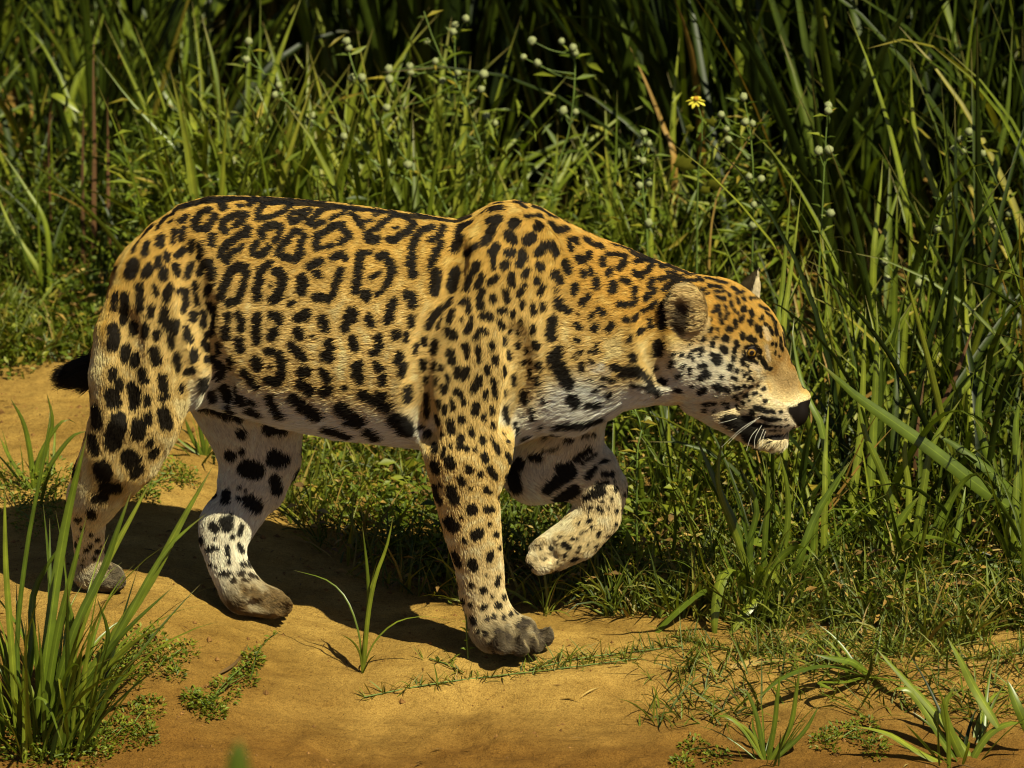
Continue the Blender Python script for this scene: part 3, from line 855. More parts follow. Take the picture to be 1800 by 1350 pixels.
sprig("leafy_sprig", "thin upright leafy sprig in front of the planted forepaw", [(823, 1158), (820, 1110), (819, 1050), (815, 998)], 9, .015, gq[1])
sprig("leafy_sprig", "small leafy sprig rising from the sand below the hind paws", [(440, 1195), (452, 1150), (470, 1125), (488, 1112)], 12, .011, PG(440, 1195)[1])

def mat_plant(label, spots, n, h=.03):
    g = PG(*spots[0][:2])
    e = tag(empty("creeping_plant", g), label, "plant")
    pos, dv = [], []
    for u, v, r in spots:
        q = PG(u, v)
        for _ in range(n):
            a, rr = rng.uniform(0, 2 * math.pi), math.sqrt(rng.random()) * r * .001
            x, y = q[0] + rr * math.cos(a), q[1] + 1.6 * rr * math.sin(a)
            pos.append([x, y, float(ground_z(x, y)) + h * rng.random() * (1 - .6 * rr / (r * .001))])
            dv.append([math.cos(a), math.sin(a), rng.uniform(0, 1.2)])
    pos, dv = np.array(pos), np.array(dv) + rng.normal(0, .4, (len(pos), 3))
    sz = rng.uniform(.006, .012, len(pos))
    Vl, Fl, Al = leaves(pos, dv, np.array([0, 0, 1.0]) + rng.normal(0, .4, pos.shape), sz, sz * rng.uniform(.35, .6, len(pos)), np.clip(rng.normal(.55, .2, len(pos)), 0, 1))
    mesh_obj("foliage", Vl, Fl, M_HERB, e, Al)
    tw = []
    for u, v, r in spots[1:]:
        a, b = PG(*spots[0][:2]), PG(u, v)
        tw.append(tube([a + [0, 0, .004], (a + b) / 2 + [0, 0, .012], b + [0, 0, .008]], .0016, .001, 8, 4))
    Vs, Fs, As = merge(tw)
    mesh_obj("stem", Vs, Fs, M_STEM, e, As)
mat_plant("creeping succulent plant spreading on the sand left of the seedling", [(360, 1245, 26), (395, 1220, 26), (430, 1195, 22), (445, 1165, 18), (340, 1235, 18), (380, 1250, 18)], 130)
mat_plant("creeping plant on the sand at the foot of the left tussock", [(235, 1275, 34), (265, 1250, 24), (205, 1300, 28), (255, 1300, 22), (180, 1310, 24)], 140)
mat_plant("creeping plant hidden at the very base of the left tussock", [(60, 1300, 40), (20, 1290, 30), (110, 1305, 34), (140, 1290, 30)], 120)
mat_plant("dark bushy herb right of the left tussock", [(200, 1180, 34), (240, 1160, 34), (275, 1150, 26), (225, 1200, 26), (185, 1215, 22)], 170, .07)
mat_plant("low scrubby plant in the lower right sand", [(1480, 1300, 34), (1520, 1290, 28), (1450, 1310, 24), (1540, 1320, 22)], 110)
mat_plant("ragged weed at the lower left corner in front of the tussock", [(130, 1335, 34), (90, 1340, 30), (40, 1335, 34), (170, 1330, 26)], 130, .05)
mat_plant("sparse herb between the creeping plant and the far hind paw", [(300, 1160, 24), (330, 1150, 20), (280, 1180, 22), (310, 1190, 16)], 70, .03)
mat_plant("tiny creeping plant at the bottom edge right of the bare sand", [(1220, 1320, 26), (1260, 1335, 24), (1200, 1345, 18)], 90, .02)
mat_plant("leafy herb patch lit between the hind legs", [(590, 830, 40), (560, 850, 34), (620, 820, 34), (600, 870, 30), (640, 850, 30)], 150, .06)
mat_plant("yellowing herb patch behind the near hind leg", [(275, 850, 30), (240, 865, 26), (305, 840, 26), (330, 850, 24), (260, 880, 20)], 130, .05)
mat_plant("weedy patch at the left edge behind the tussock", [(30, 900, 46), (70, 880, 42), (100, 860, 36), (10, 860, 40), (60, 930, 36), (110, 900, 30)], 170, .07)

def runner(label, pts, per, L=(.012, .045)):
    """creeping grass runner: a stolon with small blades"""
    p3 = [PG(*p) + [0, 0, .003] for p in pts]
    e = tag(empty("grass_runner", p3[0]), label, "grass")
    Vs, Fs, As = tube(p3, .0015, .0012, 24, 4)
    mesh_obj("stem", Vs, Fs, M_STEM, e, As)
    cur = spline(p3, per)
    n = len(cur) * 3
    b = np.repeat(cur, 3, 0) + rng.normal(0, .006, (n, 3)) * [1, 1, 0]
    b[:, 2] = ground_z(b[:, 0], b[:, 1])
    Vb, Fb, Ab = blades(b, rng.uniform(0, 2 * math.pi, n), rng.uniform(*L, n), rng.uniform(.0018, .0036, n), np.abs(rng.normal(.8, .3, n)), np.abs(rng.normal(.4, .3, n)), 5, rng.normal(0, .5, n))
    mesh_obj("foliage", Vb, Fb, M_SHORT, e, Ab)
runner("creeping grass runner along the path step below the planted forepaw", [(640, 1228), (760, 1205), (880, 1190), (1000, 1176), (1120, 1160)], 46)
runner("creeping grass runner right of the planted forepaw", [(930, 1180), (1020, 1160), (1100, 1150), (1200, 1138)], 40, (.015, .06))
runner("short runner of grass shoots left of the planted forepaw", [(755, 1160), (790, 1172), (815, 1185)], 9)
runner("tangled grass runner at the foot of the drooping clump", [(1180, 1120), (1240, 1135), (1330, 1150), (1430, 1140), (1520, 1120)], 60, (.02, .07))
runner("grass runner at the right edge of the path step", [(1500, 1140), (1600, 1150), (1700, 1160), (1800, 1150)], 54, (.02, .08))

# dry leaves and stalks lying on the sand
def dry_piece(label, pts, w, tone=.45):
    p3 = spline([PG(u, v) + [0, 0, .006] for u, v in pts], 9)[None]
    e = tag(empty("dry_leaf", p3[0, 0]), label, "dry leaf")
    Vb, Fb, Ab = strip(p3, np.array([w * .001]), np.array([0.3]), np.array([1.2]), np.linspace(0, 1, 9), .25, np.array([tone]), 2.0)
    mesh_obj("blade", Vb, Fb, M_LITTER, e, Ab)
dry_piece("pale dry grass leaf lying on the sand at the path step", [(1285, 1178), (1330, 1170), (1388, 1165)], 15, .9)
dry_piece("grey dry leaf curled under the arching blades", [(1450, 1162), (1490, 1152), (1535, 1142)], 14, .6)
dry_piece("long dry stalk across the sand at the right edge", [(1640, 1180), (1720, 1172), (1805, 1160)], 10, .6)
dry_piece("thin brown stalk below the arching blades", [(1235, 1268), (1290, 1228), (1340, 1205)], 6, .3)
dry_piece("small dark twig on the sand right of the creeping plant", [(385, 1190), (415, 1170), (437, 1135)], 6, .1)

# a reed on the near shore, far out of focus at the bottom edge
qb = P(418, 1360, -5.0)
e = tag(empty("shore_reed", (qb[0], -5.0, float(ground_z(qb[0], -5.0)))), "strongly blurred dark green leaf tip poking up at the bottom edge", "reed")
rb = np.array([qb[0], -5.0, float(ground_z(qb[0], -5.0)) - .02])
Vs, Fs, As = tube([rb, (rb + qb) / 2 + [.03, 0, 0], qb], .006, .003, 10)
mesh_obj("stem", Vs, Fs, M_STEM, e, As)
traced_blade("blade", [(418, 1420, -5.0), (418, 1350, -5.0), (420, 1300, -5.0)], 30, M_BLADE, e, .1)
lq = P(116, 183, 1.8)
e = tag(empty("broad_leaf", (lq[0], 1.8, float(ground_z(lq[0], 1.8)))), "single broad pale leaf on a dark stem in the upper left grass", "plant")
traced_blade("leaf", [(92, 166, 1.8), (108, 172, 1.79), (124, 184, 1.78), (140, 198, 1.77)], 24, M_BLADE, e, .9, blunt=3)
Vs, Fs, As = tube([np.array([lq[0] - .03, 1.8, float(ground_z(lq[0], 1.8))]), P(85, 260, 1.8), P(92, 166, 1.8)], .003, .002, 10)
mesh_obj("stem", Vs, Fs, M_BROWN, e, As)
# ------------------------------------------------------------------ the coat: marks, and some painted shade, seen in the photograph
# every mark is "half-width x y x y ..." in the pixels of an enlarged view; the views are (left, top, pixels per photo pixel)
MARKS = [
((160,330,6.0), """55 1370 160 1400 215;35 1360 140 1500 110 1640 130 1740 150;40 1680 190 1740 150;30 1560 195 1590 195;35 1380 60 1600 60 1800 80;
45 1020 190 1130 130 1260 130;25 1130 180 1250 140;50 1240 240 1150 280 1100 370 1120 430;45 1130 430 1220 440 1280 350 1310 300;
45 1500 300 1400 360 1390 430 1420 460;40 1520 290 1640 280 1600 350 1520 410;40 1010 310 950 360;35 880 280 790 320 730 400 710 440;25 870 350 840 370;
50 640 420 580 490;55 740 530 730 590;35 890 460 870 560;40 980 440 960 530;45 1280 520 1270 590;40 520 560 460 660;45 600 590 570 690;
55 1650 440 1640 490;45 1600 490 1480 570 1390 650 1380 720 1430 770;35 1590 630 1500 690 1440 750;40 1070 580 1060 660;40 1150 610 1170 670 1150 730;
40 980 660 900 720;40 800 700 800 760;35 720 740 710 830;75 460 800 420 900;35 330 700 290 850;55 620 840 580 910;50 770 890 760 940;45 890 830 910 900;
40 1060 820 1010 930;45 1150 900 1200 810 1250 790 1280 880 1280 940;35 1100 1010 1100 1100 1130 1220;40 1270 1030 1230 1110;
50 1640 920 1640 840 1560 830 1480 880 1430 1000 1390 1100 1380 1140;45 1620 1010 1580 1120 1550 1190 1450 1210;45 510 1040 520 1130 520 1260;
35 680 1050 690 1110;45 830 1050 790 1160;40 930 1080 1000 1100 1000 1200 970 1290;45 640 1270 630 1330;50 780 1290 760 1400 820 1470 890 1500;
50 360 1130 360 1250 350 1400;40 270 1120 250 1260;40 1250 1230 1300 1310"""),
((440,330,6.0), """30 0 70 300 90 700 125 1100 170 1600 200 1800 250;35 0 150 80 150;40 430 170 300 165 160 180 100 230 80 330;35 430 190 370 250 250 300 100 340;
30 560 150 780 170;45 620 240 480 270 420 310 450 370 520 340 590 280;40 1040 220 900 220 760 240 680 310 610 370 680 400 760 370;30 1030 240 950 290 850 330;
40 1060 280 1120 320 1170 410;30 1100 250 1280 245 1430 260;25 1180 370 1280 350;25 1310 300 1420 275;
40 1350 430 1430 350 1530 300 1630 320 1720 370 1740 400 1680 420;60 1250 500 1260 540 1330 550;35 1280 470 1380 410;45 1470 550 1530 560 1590 510 1680 460;18 1510 430 1560 430;
50 120 480 150 430 250 400 320 440;35 320 460 300 540 260 570;40 140 520 120 480;40 80 590 30 640 50 700 140 710 200 630;
40 290 690 340 620 420 520 480 460 540 480;45 570 510 540 600 530 690 470 760 350 730;45 700 640 700 520 790 470 890 410 970 400;45 970 430 1040 510 960 580;35 830 620 860 610;20 740 640 780 635;
45 620 830 740 780;40 870 740 970 700 1000 740;45 700 900 730 930;45 200 810 120 870 100 950;55 100 980 70 1070 80 1150;55 280 880 340 920 340 1030 310 1120 240 1180;20 215 1030 215 1035;
60 560 960 550 1090;40 960 870 920 960 900 1060 870 1140 830 1180;50 700 1150 760 1160;40 760 1160 830 1180;30 420 1225 460 1215;
50 1160 710 1150 830 1140 940 1110 1080;35 1180 700 1260 690;45 1360 730 1430 710;45 1440 740 1490 800 1500 900 1450 1000;30 1470 1000 1400 1080 1350 1130;65 1220 1130 1230 1140;25 1270 950 1300 940 1360 900;
50 1660 1120 1710 1160 1720 1240;45 1520 1200 1480 1290 1450 1400"""),
((720,330,6.0), """40 0 240 300 270 560 300;30 100 290 200 310;35 300 340 420 300;45 540 310 680 250;45 250 420 150 450 70 530 30 640;40 360 420 330 500 230 560;40 330 580 280 690 220 830;55 30 730 20 800 40 910;
55 650 370 540 420 510 500;55 540 530 480 640;45 700 620 610 690;60 280 900 260 1090;65 490 900 450 1050;55 940 330 850 350;50 900 380 850 490 790 580;45 950 170 960 220 870 230;55 1160 170 1200 210 1320 190;30 1340 160 1460 200 1600 290 1700 370;
55 1120 360 1090 390;35 1240 310 1380 310;50 1370 390 1350 420;50 1500 400 1540 460 1650 440;35 1480 300 1540 320;55 1050 490 1090 550;60 1290 520 1240 560;50 910 620 870 690;30 880 720 880 840;
50 1080 680 1040 690;50 1190 690 1200 740 1160 800;50 1360 680 1420 610 1500 600 1540 680;50 1020 800 1000 820;50 1370 820 1380 840;50 1640 800 1670 880;50 1530 910 1590 970;35 1240 870 1210 930;40 1340 970 1340 985;
40 1080 920 1080 1010;25 1220 1020 1200 1030;40 720 800 670 890;35 640 950 600 1070;35 770 930 710 1040;35 920 940 850 1000;35 1410 1040 1370 1110;30 1550 1075 1555 1080;38 1750 1030 1740 1100;
38 1010 1100 1030 1180;35 1180 1080 1160 1130;40 880 1150 890 1170;38 770 1090 740 1180 750 1260;30 1190 1200 1190 1250;32 1300 1240 1310 1320;30 1400 1220 1400 1280;55 1570 1200 1580 1250;42 1660 1280 1670 1290;
30 440 1180 400 1240;35 600 1180 560 1210;35 630 1240 620 1300;40 340 1270 250 1350;35 950 1290 1000 1290;30 460 1280 430 1350"""),
((160,540,6.0), """50 350 20 345 90;65 230 220 250 300 230 400;60 450 190 450 240;42 580 200 575 290;42 710 250 690 310;40 850 300 850 400;45 1000 230 1010 300 1050 340;45 780 20 770 100 840 150 900 160;
50 1080 80 1070 120;40 1190 50 1190 180;35 1310 0 1310 120 1290 260 1230 290;40 1450 80 1440 130;45 1550 70 1590 160 1590 230;50 1430 230 1430 300;60 370 440 370 530;55 470 520 460 590;58 670 450 690 560;
45 910 500 900 550;30 935 590 920 650;50 1080 470 1090 540;50 230 670 230 730;50 290 780 300 830;50 540 680 570 760;50 750 740 770 850;40 740 950 790 920;40 1000 680 1080 660;35 960 830 960 870;60 1190 790 1190 840;
50 430 830 450 930 450 1040;45 480 850 500 980;40 600 950 590 1010;80 220 910 240 1000;65 50 1070 60 1230;70 760 1100 790 1230;45 1200 370 1230 430;40 1350 400 1350 460;60 1570 370 1580 430;50 1240 550 1280 540;55 1330 600 1380 650;45 1480 550 1470 620;
45 1620 680 1700 780 1750 830;35 1700 980 1750 1010;75 1400 850 1450 950;70 1550 900 1600 980;70 1350 720;60 1700 1080 1780 1120;70 1500 1080 1560 1150;55 1250 900 1280 960"""),  # large groin strokes paint the shade of belly and far thigh
((440,540,6.0), """50 90 90 70 180 80 350;50 240 80 300 90;45 310 120 310 160;55 260 260 230 310;60 510 110 600 80;58 510 260 530 300;50 760 120 800 220;18 660 310;50 440 400 510 470 570 530;50 830 370 850 430 830 500;50 790 510 830 540;
60 70 560 80 620;45 190 460 260 470;50 310 500 340 590 340 700 300 780 200 770;25 215 620;70 1080 60 1060 110;50 1010 180 1010 230;50 1260 120 1280 170;50 1490 30 1470 110;50 1090 340 1110 420;45 1360 320 1370 390 1340 460;35 1290 480 1340 460;
48 1540 270 1545 300;30 1650 280 1645 340;38 1710 110 1700 180;50 1580 510 1570 560;45 1620 600 1600 690;25 1750 420 1740 480;60 550 680 600 670;50 770 680 820 750;65 790 890 830 870;65 1140 620 1130 690;55 1150 700 1160 760;45 1340 610 1380 650;45 1410 730 1400 790;
60 540 800 590 840 640 880;28 990 850 1020 850;60 1200 920 1260 950;50 1370 920 1420 940;65 1330 990 1450 1050;55 1660 870 1660 960;50 220 950 270 1050 340 1140;70 480 960 600 1060 710 1140;80 970 1060 1040 1110;85 1080 1170 1160 1190;85 1530 1180;95 1590 1210 1650 1290;
60 830 1280 950 1310 1050 1350;70 1270 1310 1350 1360"""),
((720,540,6.0), """40 320 40 240 120 190 210;20 340 110 300 210;35 460 30 420 150;20 550 120 540 140;25 650 100 650 130;35 650 170 610 250;50 780 80 840 100;28 960 30 1010 30;30 1085 55 1080 80;55 420 260 460 290;32 700 320 720 270 770 230 800 260;
38 160 340 160 380;30 70 410 60 460;45 280 370 260 460;45 430 460 450 570;42 590 410 600 440;25 610 450 610 520;32 720 430 730 560;35 870 380 870 420;35 1000 330 1000 380;38 960 160 980 210;28 1170 130 1165 160;20 1060 235 1060 260;28 1145 265;
34 1300 210 1300 260;36 1320 360 1340 410;28 1145 380 1150 420;22 1245 430 1245 460;55 1510 130 1500 200;55 1490 240 1500 310;34 1040 480 1045 530;34 900 530 905 580;28 815 630 825 690;34 995 640 1000 700;28 1200 580;28 1275 575;25 1360 590 1380 650;24 1280 670 1280 730;22 1355 750 1360 810;
55 1580 450 1560 530;80 1530 520 1560 600 1620 700;70 1600 690 1680 780;50 1690 780 1700 830;42 140 580 150 630;36 270 610 270 650;34 330 620 330 650;45 510 660 515 710;40 600 660 570 740;25 530 680 560 690;28 180 740 180 780;22 290 760 285 800;28 400 710 410 770;40 370 840 370 880;
42 730 750 735 800;40 690 820 680 860;26 875 750 890 820 905 940;32 1100 730 1105 800;26 800 890 800 950;26 1005 880 1010 920;45 1210 910 1220 980;42 500 890 530 920;28 555 940 575 1010;28 450 980 460 1070;34 185 930 185 1030 185 1130;28 305 1000 320 1050;28 370 1040 375 1100;
45 700 1040 690 1100;28 865 1060 875 1110;26 780 1140 785 1190;38 1010 1060 1020 1200;28 1300 1060 1310 1170;38 295 1160 305 1210;42 545 1170 555 1190;26 875 1220 880 1260;45 430 1220 440 1300;32 645 1290 660 1340;35 1115 1240 1135 1310;18 1415 960 1425 1010;14 1380 880 1375 920;25 125 1260 140 1250;40 200 1330;50 1710 960 1780 990"""),
((960,400,7.5), """45 310 170 400 160 410 200;45 310 210 330 290;50 530 160 570 190;55 660 240 720 250;55 420 410 470 440 550 400 570 360;50 750 430 750 480;40 820 360 920 360 1040 380;45 1040 390 1030 470 960 550;50 850 570 830 610;42 490 590 500 640;45 580 570 600 600;55 660 690 665 770;
45 1180 460 1260 440 1380 450 1390 510 1330 580 1250 640 1170 600;60 890 750 880 820;45 1010 690 1090 720;40 1170 810 1170 900 1190 960 1130 1010;45 970 1010 1060 1020;45 1400 700 1370 780;45 1440 820 1370 880 1320 930;35 1500 520 1560 530;35 1590 500 1700 520 1780 540;25 1600 610 1700 590;
40 1500 690 1600 660 1700 640;50 1780 680 1680 720 1570 820;30 600 80 720 140 880 200;30 900 240 1100 300 1300 350 1500 440 1700 510;45 560 910 480 990;40 700 1090 760 1130;35 620 1140 600 1170;15 420 1140;30 1030 1210 1090 1220;20 1050 1170;35 1190 1160 1150 1210;30 1270 1100 1310 1080;35 1360 1060 1450 990;
50 650 1320 670 1290;40 870 1270 830 1320;40 400 1270 450 1300;40 1360 1230 1370 1290;90 1560 1080 1560 1250"""),  # last stroke, behind the ear: black fur plus painted shadow
((940,560,7.5), """40 560 80 600 110;38 810 110 810 150;45 1020 80 970 140;40 550 270 580 290;25 815 330 815 400;25 740 430 840 430;30 1260 240 1250 290;40 1420 150 1370 190;30 590 440 610 440;22 520 500 540 520;20 720 540 760 570;50 1290 490 1310 530;38 630 590 640 670;
60 1060 640 1180 680 1300 680;45 1130 740 1250 740 1390 720;50 1320 640 1400 700 1480 790 1530 870;30 1260 860 1400 890 1550 930;40 1500 900 1640 990;28 900 780 1080 810;20 720 790 760 800;25 890 870 950 870;30 790 950 830 930;60 500 1050 560 1100;45 980 1000 1020 970;35 700 1130 830 1130;30 1600 650 1590 660;55 1670 820 1700 830;80 1640 350 1620 430"""),
((1150,460,11.25), """40 110 110 250 110 450 120;40 590 150 800 190 1000 210 1100 240;50 130 360 250 320;40 380 350 600 370 850 370;35 250 220 380 230;35 580 270 720 270;40 780 260 900 260;50 880 330 940 370;35 1010 330 1130 350;35 1180 360 1300 410 1430 430;40 1090 470 1200 490 1320 520;35 1250 270 1400 330 1480 340;35 1510 380 1660 440;
40 930 560 980 570;25 1040 640 1090 620;28 1200 600 1400 600;38 1250 700 1340 750;30 1390 720 1410 760;35 1480 660 1490 680;40 1560 540 1640 580;35 1640 640 1750 600;40 1650 760 1670 820;40 1520 800 1530 880;40 1760 730 1780 770;30 1420 880 1410 940;28 1590 970 1590 1000;50 1760 930 1750 980;35 1240 900 1190 990;30 1300 890 1280 960;
40 1310 1030 1290 1080;45 1460 1040 1430 1100;45 1340 1150 1340 1200;25 1660 1010 1660 1030;45 1740 1110 1710 1180;50 1610 1190 1610 1270;28 1140 1120 1080 1200;40 1030 1240 990 1310;60 160 850 140 1000 150 1150 150 1300"""),  # strip left of the ear paints shadow together with black fur
((1150,570,11.25), """32 1020 30 980 90;42 1140 70 1100 140;28 1260 90 1260 120;70 1480 90 1490 110;65 950 280 960 290;22 860 120 800 190;20 690 270 665 300;18 750 350 725 420;38 1220 260 1200 280;70 1400 280 1440 290;50 1170 380 1150 430;80 1380 490 1410 520;40 1740 200 1750 280;38 1620 340 1650 430;35 1590 480 1590 560;42 1580 650 1560 720;
35 790 530 870 500 950 490;50 940 540 920 600;40 720 600 690 640;35 780 690;40 560 570 550 600;30 410 580 370 620;45 390 730 330 810;50 1150 600 1200 640;90 1250 680 1250 740;40 1150 710;35 570 850 590 830;40 720 880 700 970;40 540 1000 470 1040;42 1010 820 900 850;65 1020 950 1070 1010;60 930 1080 960 1050;65 1510 840 1520 870;40 1650 910 1630 940;32 1750 920;
35 1330 1030 1340 1080;28 1540 1050 1640 1100;40 1730 730 1770 780;70 140 1110 180 1120;70 1230 1240 1300 1260;50 1420 1280 1470 1320;28 1590 1250 1690 1250;60 1000 1300 920 1340;45 430 1300 540 1320;20 720 1230 780 1235;30 1780 1010"""),
((1290,570,11.25), """48 165 200 170 260;42 60 350 60 440;60 290 290 400 320;35 340 240;45 440 40 470 130;30 520 60 540 240;50 170 720 190 790;30 270 830;42 60 920;32 170 920;35 210 1000 240 990;30 310 940;38 310 1080 330 1060;25 370 1110;30 600 0 640 10;35 700 60 760 180;40 830 100 850 200;35 920 280 930 340;40 970 200 990 330;25 1060 240 1090 280;30 770 380 760 400;25 830 380 830 440;
40 920 420 960 510;40 1010 400 1040 480;20 820 550 825 590;15 900 630;30 950 20 970 60;30 810 0 830 40;30 190 1220 240 1210;30 300 1240 360 1220;35 40 1250 120 1250;22 460 1240 490 1220;30 580 1280 570 1300;30 200 540 230 640 330 720 470 760;42 250 470 360 430 470 480 510 560;45 500 640 560 720 640 830;30 620 860 740 880"""),
((1290,460,11.25), """50 190 920 200 960;50 340 990 360 1070;45 150 1120 150 1180;50 320 1180 340 1210;45 530 1130 560 1110;30 600 1230 640 1260;30 330 730 480 740;35 520 880 620 940 680 970;30 640 1020 690 1060;35 740 1080 790 1180 830 1200;30 920 1180 960 1280;35 370 570 450 620;30 840 1080 870 1120"""),
((1240,680,9.0), """30 490 20;38 470 140 490 180;30 560 100;35 630 135 660 130;25 760 120 810 95;22 900 45 940 20;35 300 235 340 235;30 0 270 80 260 160 240;25 600 250 605 270;30 490 300 510 320;20 700 215;25 345 335;18 155 370;35 20 360;15 190 155;32 940 230 960 220;15 870 135;
40 800 330 880 350;35 930 370 1010 385;30 1080 385 1100 395;25 1180 400 1200 390;40 740 390 730 460;32 870 480 980 510;32 1000 510 1120 520;25 1190 520;15 1270 515;30 890 590 980 610;28 1040 620;26 1115 620;22 1200 620;14 1260 620;12 1310 605;22 1115 680;18 1040 690;10 1190 685;
90 360 520 560 560 700 520;100 600 660 750 700 860 730;80 750 620 850 670;70 690 770 790 830;60 560 640 640 740 720 830;60 430 600 520 660;26 900 800 1000 800 1150 780 1280 730 1400 690;12 1015 875;12 1100 920;10 930 915;12 1035 960;10 1160 900"""),
((90,700,6.0), """65 470 120 490 270;100 710 240 690 330 660 450;80 930 270 920 370;45 1020 180 1020 250;50 1180 120 1190 170;70 1210 230 1220 270;40 1050 450 1040 480;100 830 620 850 650;60 440 420 460 540;100 540 740 560 800;55 870 790 930 740;50 1100 540 1070 580;60 230 680 240 780;70 570 930 680 940;55 480 1050 560 1040;40 400 1200 430 1240;40 280 1280"""),
((90,860,6.0), """28 490 530;30 490 650;30 370 640;25 240 590 230 620;30 430 220 450 260;24 560 800 600 820;20 330 800;22 330 420;22 420 480;20 300 520;24 410 590;20 280 690;24 450 720;18 520 600;20 340 740"""),
((330,720,6.0), """60 880 540 950 560;100 620 620 720 640;60 560 250;40 570 440;70 920 740 940 830;80 650 960 720 1020;30 540 940;50 410 890 400 950;45 400 1180 420 1230;60 430 1150;40 280 1230;22 550 820;18 615 850;20 570 1230 550 1300;70 900 480 1010 530;70 850 200 1000 200;70 450 480"""),
((320,900,6.0), """55 330 150 350 170;65 450 100 480 150;30 630 150 605 230;28 530 260;45 200 280 210 310;30 270 400 320 375;20 380 385;28 470 370 480 450;34 610 360 630 410;25 490 525;32 640 550 650 555;28 720 510 740 550;20 300 550;20 350 570;28 420 650 440 640;34 490 650;36 600 650 630 650;30 720 660 740 665;22 790 670 805 690;34 540 720;22 640 720 700 715;18 670 820;18 740 820;20 350 280"""),
((700,740,6.0), """50 310 130;35 660 160 650 260;30 640 270 720 290;20 465 140;32 770 90 780 140;36 885 180 895 220;26 990 200 1030 270 1065 330;50 385 260 390 290;22 550 260;22 490 270 470 370;62 540 420 550 450;25 805 300;36 900 360 920 410;55 380 460 400 510;36 735 480 760 530;34 865 560;34 955 490 990 540 1020 590;36 655 600 680 650;40 380 690 400 780 440 850;24 440 670;55 555 720 570 790 595 830;25 765 710;32 920 720 970 750;65 770 930 775 930;40 930 930 980 935;30 1060 800 1065 830;70 540 1060 580 1110;25 665 1020;22 960 1090;60 820 1200 850 1180;36 1030 1190;28 690 1250 705 1270;25 1065 1330;35 1250 60 1260 110;42 1350 160;25 1150 220;38 1150 360 1180 410;20 1110 140"""),
((720,950,6.0), """42 470 140 515 240;50 655 240 680 280;40 850 140 840 200;22 945 65;20 980 190;28 935 390 920 460;42 780 520;20 800 365;28 650 470;30 995 600;38 780 700;38 935 685;16 870 590;30 815 825;30 895 800;28 990 810;28 1070 780;22 1125 730 1135 760;34 665 830 680 860;30 560 640 510 670;20 720 960;30 800 980;25 850 1080;36 930 970 1050 1030;25 1060 1040;40 500 470;30 640 680;20 1190 830;25 580 10;22 1250 880;26 1300 1060;14 900 1120 880 1220;14 1040 1080 1040 1200;12 1180 980 1230 1150;30 1150 900 1250 860;22 1380 1000;18 1440 1080"""),  # thin strokes between the toes paint the shade of the gaps
((860,680,6.4286), """70 940 130 980 180;34 300 440 310 510;45 1130 200 1250 190;42 790 440 870 420 1100 400 1300 330;30 600 440 640 560;32 870 600 930 595;22 1060 540 1180 530;15 600 710 760 690;45 480 790 560 800;60 800 910 900 900;45 980 820 1130 700;24 1050 860 1190 750;38 1110 1020 1190 920;25 1250 850 1330 840;34 1290 980 1390 985;75 660 1150 780 1050 920 970;75 780 1300 850 1230 960 1170;38 1210 1120 1310 1090;45 1090 1250 1180 1200 1280 1180;26 1430 1150;22 1520 1210;22 1380 1260;15 1410 1070;80 270 1000 300 1130;70 300 900 350 860"""),  # last two strokes, at the armpit, paint shadow along with a black patch
((880,840,7.5), """35 1260 110 1330 90 1400 60;40 1130 260 1200 220 1340 190;25 1520 140;24 1630 220;28 1460 270;22 1340 300;30 1530 420 1530 440;28 1280 400 1330 430;22 1415 400;20 1170 400 1190 390;20 1165 455;36 1170 560;20 1030 595;30 1200 650;12 1050 740 1150 690;28 1520 600;28 1280 750 1310 710;18 1400 760;24 1450 780;20 950 800 1000 800;34 660 920;40 830 880 900 910;22 1050 910;28 860 1020;28 960 1080 1010 1060;24 1250 900 1280 880;16 1150 880;16 1020 970;22 580 1070;20 745 1110;20 780 790;16 530 945;20 1290 950;24 1650 420;14 530 860"""),
]
# pale patches around the eye, on the muzzle, chin, throat and chest
PALE = [
((1290,570,11.25), """55 620 80 680 270;40 650 450 690 700;25 180 610 300 730;55 380 820 500 880"""),
((1240,680,9.0), """70 1320 430 1380 560;60 900 430 1200 460;60 950 560 1300 590;60 1050 690 1350 660"""),
((940,560,7.5), """70 780 630 960 690"""),
]
# ------------------------------------------------------------------ jaguar: body volume
PRIMS = []
def chain(pts, k=0.03, ys=1.0, fur=0.012, white=0.0, mud=0.0, grow=-0.005, flow=None, tag_=""):
    c = np.array([P(u, v, Y) for u, v, Y, r in pts])
    r = np.array([q[3] * 0.001 for q in pts]) + grow
    PRIMS.append(dict(t="chain", c=c, r=r, k=k, ys=ys, fur=fur, white=white, mud=mud, flow=flow, tag=tag_))
def ell(u, v, Y, rx, ry, rz, k=0.02, fur=0.008, white=0.0, mud=0.0, grow=-0.004, flow=None, rot=0.0, tag_=""):
    PRIMS.append(dict(t="ell", c=P(u, v, Y), r=np.array([rx, ry, rz]) * 0.001 + grow, k=k, fur=fur, white=white, mud=mud, flow=flow, rot=rot, tag=tag_))

